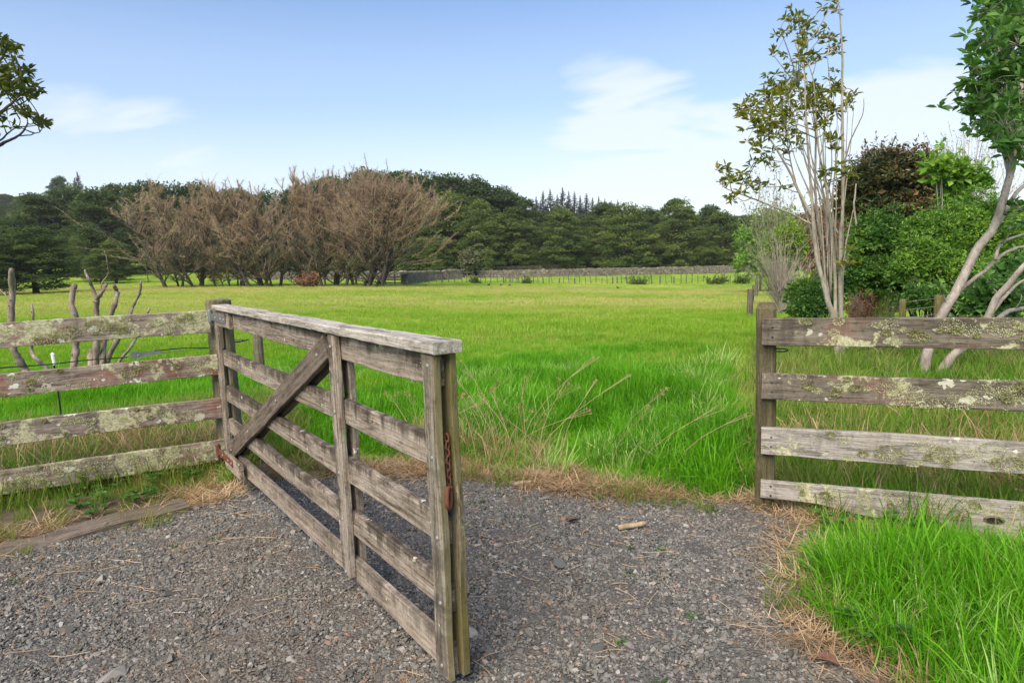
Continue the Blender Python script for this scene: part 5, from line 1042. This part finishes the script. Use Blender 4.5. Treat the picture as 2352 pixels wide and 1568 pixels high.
# ------------------------------------------------------------------ stone walls and far fences
def stone_wall(name, label, pts, h=1.3, th=.7, s=.24):
    P = np.array([gd(px, Y) for px, Y in pts]); seg = np.diff(P[:, :2], axis=0); L = np.hypot(seg[:, 0], seg[:, 1]); cum = np.concatenate([[0], np.cumsum(L)]); tot = cum[-1]
    b = P[0]; root = empty(name, b); tag(root, label, 'stone wall', 'dry stone walls')
    def pt(u):
        return np.stack([np.interp(u, cum, P[:, 0]), np.interp(u, cum, P[:, 1])], -1)
    def box(mb, c, a, n_, dims, var):
        # chunky stone: eight jittered corners
        k = len(c); sg = np.array([(x, y, z) for z in (-1, 1) for y in (-1, 1) for x in (-1, 1)], float)
        q = sg[None] * (1 + rng.uniform(-.22, .12, (k, 8, 3))) * dims[:, None] * .5
        V = c[:, None] + q[..., :1] * a[:, None] + q[..., 1:2] * n_[:, None] + q[..., 2:] * np.array([0, 0, 1.])
        f = np.array([[0, 2, 3, 1], [4, 5, 7, 6], [0, 1, 5, 4], [2, 6, 7, 3], [0, 4, 6, 2], [1, 3, 7, 5]]); mb.add(V.reshape(-1, 3), (np.arange(k)[:, None, None] * 8 + f[None]).reshape(-1, 4), np.repeat(var, 8))
    core = MB(); st = MB(); cp = MB()
    def dirs(u):
        i = np.clip(np.searchsorted(cum, u, 'right') - 1, 0, len(L) - 1); d = seg[i] / L[i][:, None]; a = np.column_stack([d, 0 * u]); return a, np.column_stack([-d[:, 1], d[:, 0], 0 * u])
    u = np.arange(0, tot, 2.0) + 1.0; a, n_ = dirs(u); q = pt(u); z = gz(q[:, 0], q[:, 1]); c = np.column_stack([q, z + h * .45]) - b; box(core, c, a, n_, np.tile([2.1, th * .72, h * .98], (len(u), 1)), np.full(len(u), .0))
    core.build('wall_core', M['wall'], root)
    for side in (-1, 1):
        for r in range(int(h / (s * .72)) + 1):
            u = np.arange(0, tot, s) + rng.uniform(0, s); u = u[u < tot]; u = u + rng.normal(size=len(u)) * s * .15; a, n_ = dirs(u); q = pt(u); z = gz(q[:, 0], q[:, 1]) + r * s * .72 + rng.normal(size=len(u)) * .02
            c = np.column_stack([q, z + .1]) + n_ * side * (th * .5 * (1 - .12 * r / 5)) - b; k = z - gz(q[:, 0], q[:, 1]) < h - .05
            if k.any(): box(st, c[k], a[k], n_[k], np.column_stack([rng.uniform(.7, 1.2, k.sum()) * s, np.full(k.sum(), .22), rng.uniform(.6, .95, k.sum()) * s]), np.clip(rng.normal(.5, .22, k.sum()), 0, 1))
    u = np.arange(0, tot, .34); a, n_ = dirs(u); q = pt(u); z = gz(q[:, 0], q[:, 1]) + h + rng.normal(size=len(u)) * .05
    box(cp, np.column_stack([q, z]) - b, a, n_, np.column_stack([rng.uniform(.25, .5, len(u)), np.full(len(u), th * 1.05), rng.uniform(.16, .36, len(u))]), np.clip(rng.normal(.8, .18, len(u)), 0, 1))
    o = st.build('stones', M['wall'], root); o['kind'] = 'stuff'; o = cp.build('coping_stones', M['wall'], root); o['kind'] = 'stuff'
stone_wall('dry_stone_wall', 'long dry stone wall along the far side of the field, from the gap rightwards', [(1096, 114), (1250, 114), (1450, 115), (1650, 116), (1900, 118)], 1.12)
stone_wall('dry_stone_wall', 'dry stone wall seen between and behind the brown willow trunks', [(560, 104), (700, 105), (850, 106), (1010, 110), (1058, 116)], 1.2)
stone_wall('dry_stone_wall', 'short dry stone wall running from the hurdle gate up to the gap', [(926, 86), (965, 96), (1000, 103), (1008, 105)], 1.35)
stone_wall('dry_stone_wall', 'short end of dry stone wall just left of the field gap', [(1018, 106), (1040, 108), (1052, 109)], 1.35)
stone_wall('dry_stone_wall', 'rear dry stone wall in the shade of the wood behind the field gap', [(1080, 124), (1200, 124), (1330, 126)], 1.5)
def far_fences():
    r = np.random.default_rng(5); b0 = gd(1000, 92); root = empty('field_fence', b0); tag(root, 'line of thin grey posts crossing the field in front of the stone wall', 'fence')
    me = [round_post('post', 1.0, rr, M['post_far'], root, (0, 0, 0), n=8) for rr in (.055, .10)]
    for m in me: C.objects.unlink(m)
    xs = np.concatenate([np.linspace(985, 1170, 14), np.linspace(1186, 1735, 46)])
    for px in xs:
        px = px + r.normal() * 2.5; Y = 93 + r.normal() * .6 + (2.5 if r.random() < .15 else 0); g0 = gd(px, Y); o = me[1 if r.random() < .22 else 0].copy(); C.objects.link(o); o.parent = root; o.location = tuple(g0 - b0); o.scale = (1, 1, r.uniform(.75, 1.45)); o.rotation_euler = (r.normal() * .05, r.normal() * .06, r.uniform(0, 6))
    for dz in (.45, .75, 1.0):
        mb = MB(); tube(mb, np.array([gd(px, 93) - b0 + [0, 0, dz] for px in np.linspace(985, 1735, 40)]), .006, 3); mb.build('wire', M['wire'], root)
    def hurdle(label, px0, Y0, px1, Y1, h, nr, m='wood_far'):
        A, B = gd(px0, Y0), gd(px1, Y1); d = B - A; L = float(np.hypot(d[0], d[1])); rt = empty('timber_hurdle', A, math.atan2(d[1], d[0])); tag(rt, label, 'gate', 'small timber hurdles by the stone walls')
        tilt = math.atan2(d[2], L)
        for i in range(nr): board('rail', L, .13, .05, M[m], rt, (0, 0, h * (i + .6) / nr), (0, -tilt, 0), seg=6)
        for q in (0, .5, 1): upright('post', h + .15, .14, .14, M[m], rt, (q * L, .10, q * d[2]))
    hurdle('low timber hurdle at the near end of the short stone wall', 882, 86, 926, 86, 1.05, 3)
    hurdle('pale timber hurdle closing the gap between two stone walls', 1009, 105, 1018, 106, 1.3, 4)
    hurdle('timber rails across the field gap under the small olive tree', 1058, 116, 1085, 116, 1.1, 2)
    hurdle('white-topped rail panel standing in the field post line', 1160, 92, 1190, 92, 1.15, 1)
    # clumps
    for i, (px, py, Y, rx, rz, m, L, lb) in enumerate([(1078, 602, 112, 18, 22, 'twig_green', .5, 'small olive-grey tree at the field gap beside the stone wall'), (1090, 650, 92, 8, 7, 'leaf_tot2', .25, 'small green tussock among the thin field posts'), (1211, 651, 92, 7, 6, 'leaf_tot2', .25, 'second round tussock by the white-topped rail panel'), (1465, 651, 91, 18, 5, 'leaf_tot2', .25, 'low spreading tussock in the middle of the field post line'), (1650, 650, 90, 26, 6, 'leaf_tot2', .25, 'long low weed clump near the right end of the post line'), (1705, 648, 90, 18, 7, 'leaf_tot2', .25, 'weed clump at the right end of the post line'), (702, 650, 74, 22, 9, 'fern', .3, 'rust-brown weed mound at the foot of the willow row'), (335, 600, 92, 10, 12, 'twig_green', .3, 'small grey bush on the meadow left of the willows')]):
        shrub('tussock' if i else 'small_olive_tree', lb, [(px, py, Y, rx, rz)], M[m], L, 10, cat='bush' if i else 'tree', rcl=.35, stems=3)
    # four dark birds feeding in the field
    for i, (px, py, Y, hb, face) in enumerate([(1120, 668, 80, .46, 1), (1149, 666, 81, .34, -1), (1168, 667, 80, .36, 1), (1418, 668, 79, .36, -1)]):
        b = gd(px, Y); lb = ['largest dark wading bird on the left of the three standing together', 'smallest middle bird of the three standing together', 'right-hand bird of the three standing together', 'lone dark bird standing apart in the field'][i]
        rt = empty('bird', b, 0 if face > 0 else math.pi); rt.scale = (hb / .45,) * 3; tag(rt, lb, 'bird', 'birds in the field'); mb = MB()
        tube(mb, spline([(-.20, 0, .20), (-.12, 0, .24), (0, 0, .25), (.09, 0, .29), (.12, 0, .36), (.13, 0, .42), (.17, 0, .43), (.20, 0, .42)], 20), np.interp(np.linspace(0, 1, 20), [0, .1, .3, .5, .62, .75, .85, .95, 1], [.01, .05, .105, .095, .05, .032, .036, .02, .005]), 10)
        mb.build('body', M['bird'], rt, smooth=True); lb_ = MB(); tube(lb_, [(.18, 0, .43), (.24, 0, .41)], [.018, .003], 6); lb_.build('bill', M['birdred'], rt)
        for s in (-1, 1): q = MB(); tube(q, [(0, s * .035, .18), (-.01, s * .035, .09), (.0, s * .035, 0), (.05, s * .035, 0)], .012, 5); q.build('leg', M['birdred'], rt)
far_fences()

# ------------------------------------------------------------------ small things on the gravel and under the fence
def small_things():
    p = gp(1452, 1222); mb = MB(); tube(mb, spline([(-.08, -.02, 0), (-.03, -.005, .004), (.03, .008, .003), (.09, .03, .006)], 9), np.array([.014, .017, .017, .016, .016, .015, .016, .015, .009]), 9)
    o = mb.build('stick', M['stick'], smooth=True); o.location = (p[0], p[1], p[2] + .035); tag(o, 'short pale broken stick lying on the gravel', 'stick')
    p = gp(1215, 1120); mb = MB(); tube(mb, spline([(-.1, 0, 0), (-.03, .02, .004), (.05, .03, .003), (.12, .06, .006)], 9), np.linspace(.016, .008, 9), 8)
    o = mb.build('stick', M['stick'], smooth=True); o.location = (p[0], p[1], p[2] + .03); tag(o, 'grey stick at the grass edge right of the gate', 'stick')
    for i, (px, py, s, lb) in enumerate([(1252, 1150, .05, 'large grey stone near the grass edge right of the gate'), (1286, 1302, .062, 'broad brown-grey stone on the gravel right of the gate'), (690, 1222, .05, 'dark stone on the gravel beneath the gate'), (262, 1562, .06, 'large pale stone at the bottom left of the gravel'), (395, 1838 * .8279, .04, 'grey stone on the gravel left of the gate')]):
        p = gp(px, py); o = bpy.data.objects.new('stone', stones[i].data); C.objects.link(o); o.location = (p[0], p[1], p[2] + .02); o.scale = (s, s * .8, s * .7); o.rotation_euler = (.1, .1, i * 1.3); tag(o, lb, 'stone')
    for i, (px, py, lb) in enumerate([(1300, 1210, 'dark curled leaf on the gravel beyond the stick'), (1925, 1545, 'red-brown dead leaf by the bottom edge of the grass patch'), (1870, 1130, 'dark dead leaf at the foot of the squared end post')]):
        p = gp(px, py); mb = MB(); leaves(mb, np.array([[0, 0, .0]]), np.array([[1., .3, .15]]), np.array([[0, .2, 1.]]), .085, .05, .5, True); o = mb.build('dead_leaf', M['leafbrown']); o.location = (p[0], p[1], p[2] + .03); o.rotation_euler = (0, 0, i * 2.1); tag(o, lb, 'leaf')
    # leafy weeds under the left fence
    wl = [(215, 1135, .16), (240, 1165, .14), (215, 1190, .12), (330, 1110, .14), (345, 1130, .15), (385, 1095, .12), (420, 1100, .12), (440, 1112, .1), (300, 1160, .1), (180, 1170, .12), (345, 1150, .08), (1905, 1225, .12), (1960, 1240, .13), (2050, 1225, .12), (2130, 1240, .13), (1870, 1330, .10), (1960, 1480, .12), (2080, 1530, .14)]
    mb = MB()
    for (px, py, s) in wl:
        p = gp(px, py)
        for _ in range(9):
            a = rng.uniform(0, 6.28); r = rng.uniform(.2, 1) * s * .55; e = p + [r * math.cos(a), r * math.sin(a), rng.uniform(.3, 1.0) * s]; tube(mb, [p, (p + e) / 2 + [0, 0, .02], e], .0018, 4, .8)
            for k in range(5):
                t = a + (k - 2) * .75; leaves(mb, e[None], np.array([[math.cos(t), math.sin(t), .1]]), np.array([[.1, 0, 1.]]) + rng.normal(size=(1, 3)) * .2, .035, .026, rng.random(), True, .1)
    tag(mb.build('broadleaf_weeds', M['clover']), 'lobed green weeds under the left fence and in the grass patch', 'weeds', kind='stuff')
    mb = MB()
    for _ in range(90):
        x, y = rng.uniform(-3.4, 1.6), rng.uniform(2.1, 4.9)
        if not inside(np.array([x]), np.array([y]))[0] or vnoise(x, y, 1.4, 9) < .1: continue
        p = np.array([x, y, float(gz(x, y)) + .015]); k = 14; leaves(mb, np.repeat(p[None], k, 0) + rng.normal(size=(k, 3)) * [.015, .015, .003], rand_dirs(k) * [1, 1, .3] + [0, 0, .45], rand_dirs(k) + [0, 0, 1], .022, .008, rng.random(k))
    tag(mb.build('gravel_weeds', M['clover']), 'tiny green weeds sprouting through the gravel', 'weeds', kind='stuff')
    # low undergrowth below the right-hand shrubs
    mb = MB(); n = 5200; px = rng.uniform(1880, 2500, n); Y = rng.uniform(8.8, 14.5, n); x = (px - CX) / FPX * Y; k = px > 1930 + 60 * (rng.random(n) - .5); x, Y = x[k], Y[k]
    z = gz(x, Y) + rng.uniform(0, .38, len(x)); P = np.stack([x, Y, z], -1); leaves(mb, P, rand_dirs(len(P)) + [0, 0, .5], rand_dirs(len(P)) + [0, 0, .7], rng.uniform(.04, .10, len(P)), rng.uniform(.015, .04, len(P)), rng.random(len(P)))
    for i in range(0, len(P), 6): tube(mb, [(P[i, 0], P[i, 1], P[i, 2] - .35), P[i]], .002, 3, .1, cap=False)
    tag(mb.build('undergrowth', M['leaf_shrub']), 'low green undergrowth at the foot of the right-hand shrubs', 'undergrowth', kind='stuff')
small_things()

# ------------------------------------------------------------------ air
def build_haze():
    m = bpy.data.materials.new('pale_haze'); m.use_nodes = True; g = G(m.node_tree)
    v = g('ShaderNodeVolumePrincipled', {'Color': (.95, .96, .98, 1), 'Density': HAZE, 'Anisotropy': .2}); o = g('ShaderNodeOutputMaterial', {1: v}, out=None)
    x0, y0, z0, z1 = 660, 660, -6.0, 78.0; mb = MB()
    V = np.array([(x, y, z) for z in (z0, z1) for y in (-y0, y0) for x in (-x0, x0)]); mb.add(V, np.array([[0, 2, 3, 1], [4, 5, 7, 6], [0, 1, 5, 4], [2, 6, 7, 3], [0, 4, 6, 2], [1, 3, 7, 5]]))
    o = mb.build('haze', m); tag(o, 'thin pale haze in the air over the whole valley', 'haze', kind='stuff')
HAZE = 0.00022
build_haze()
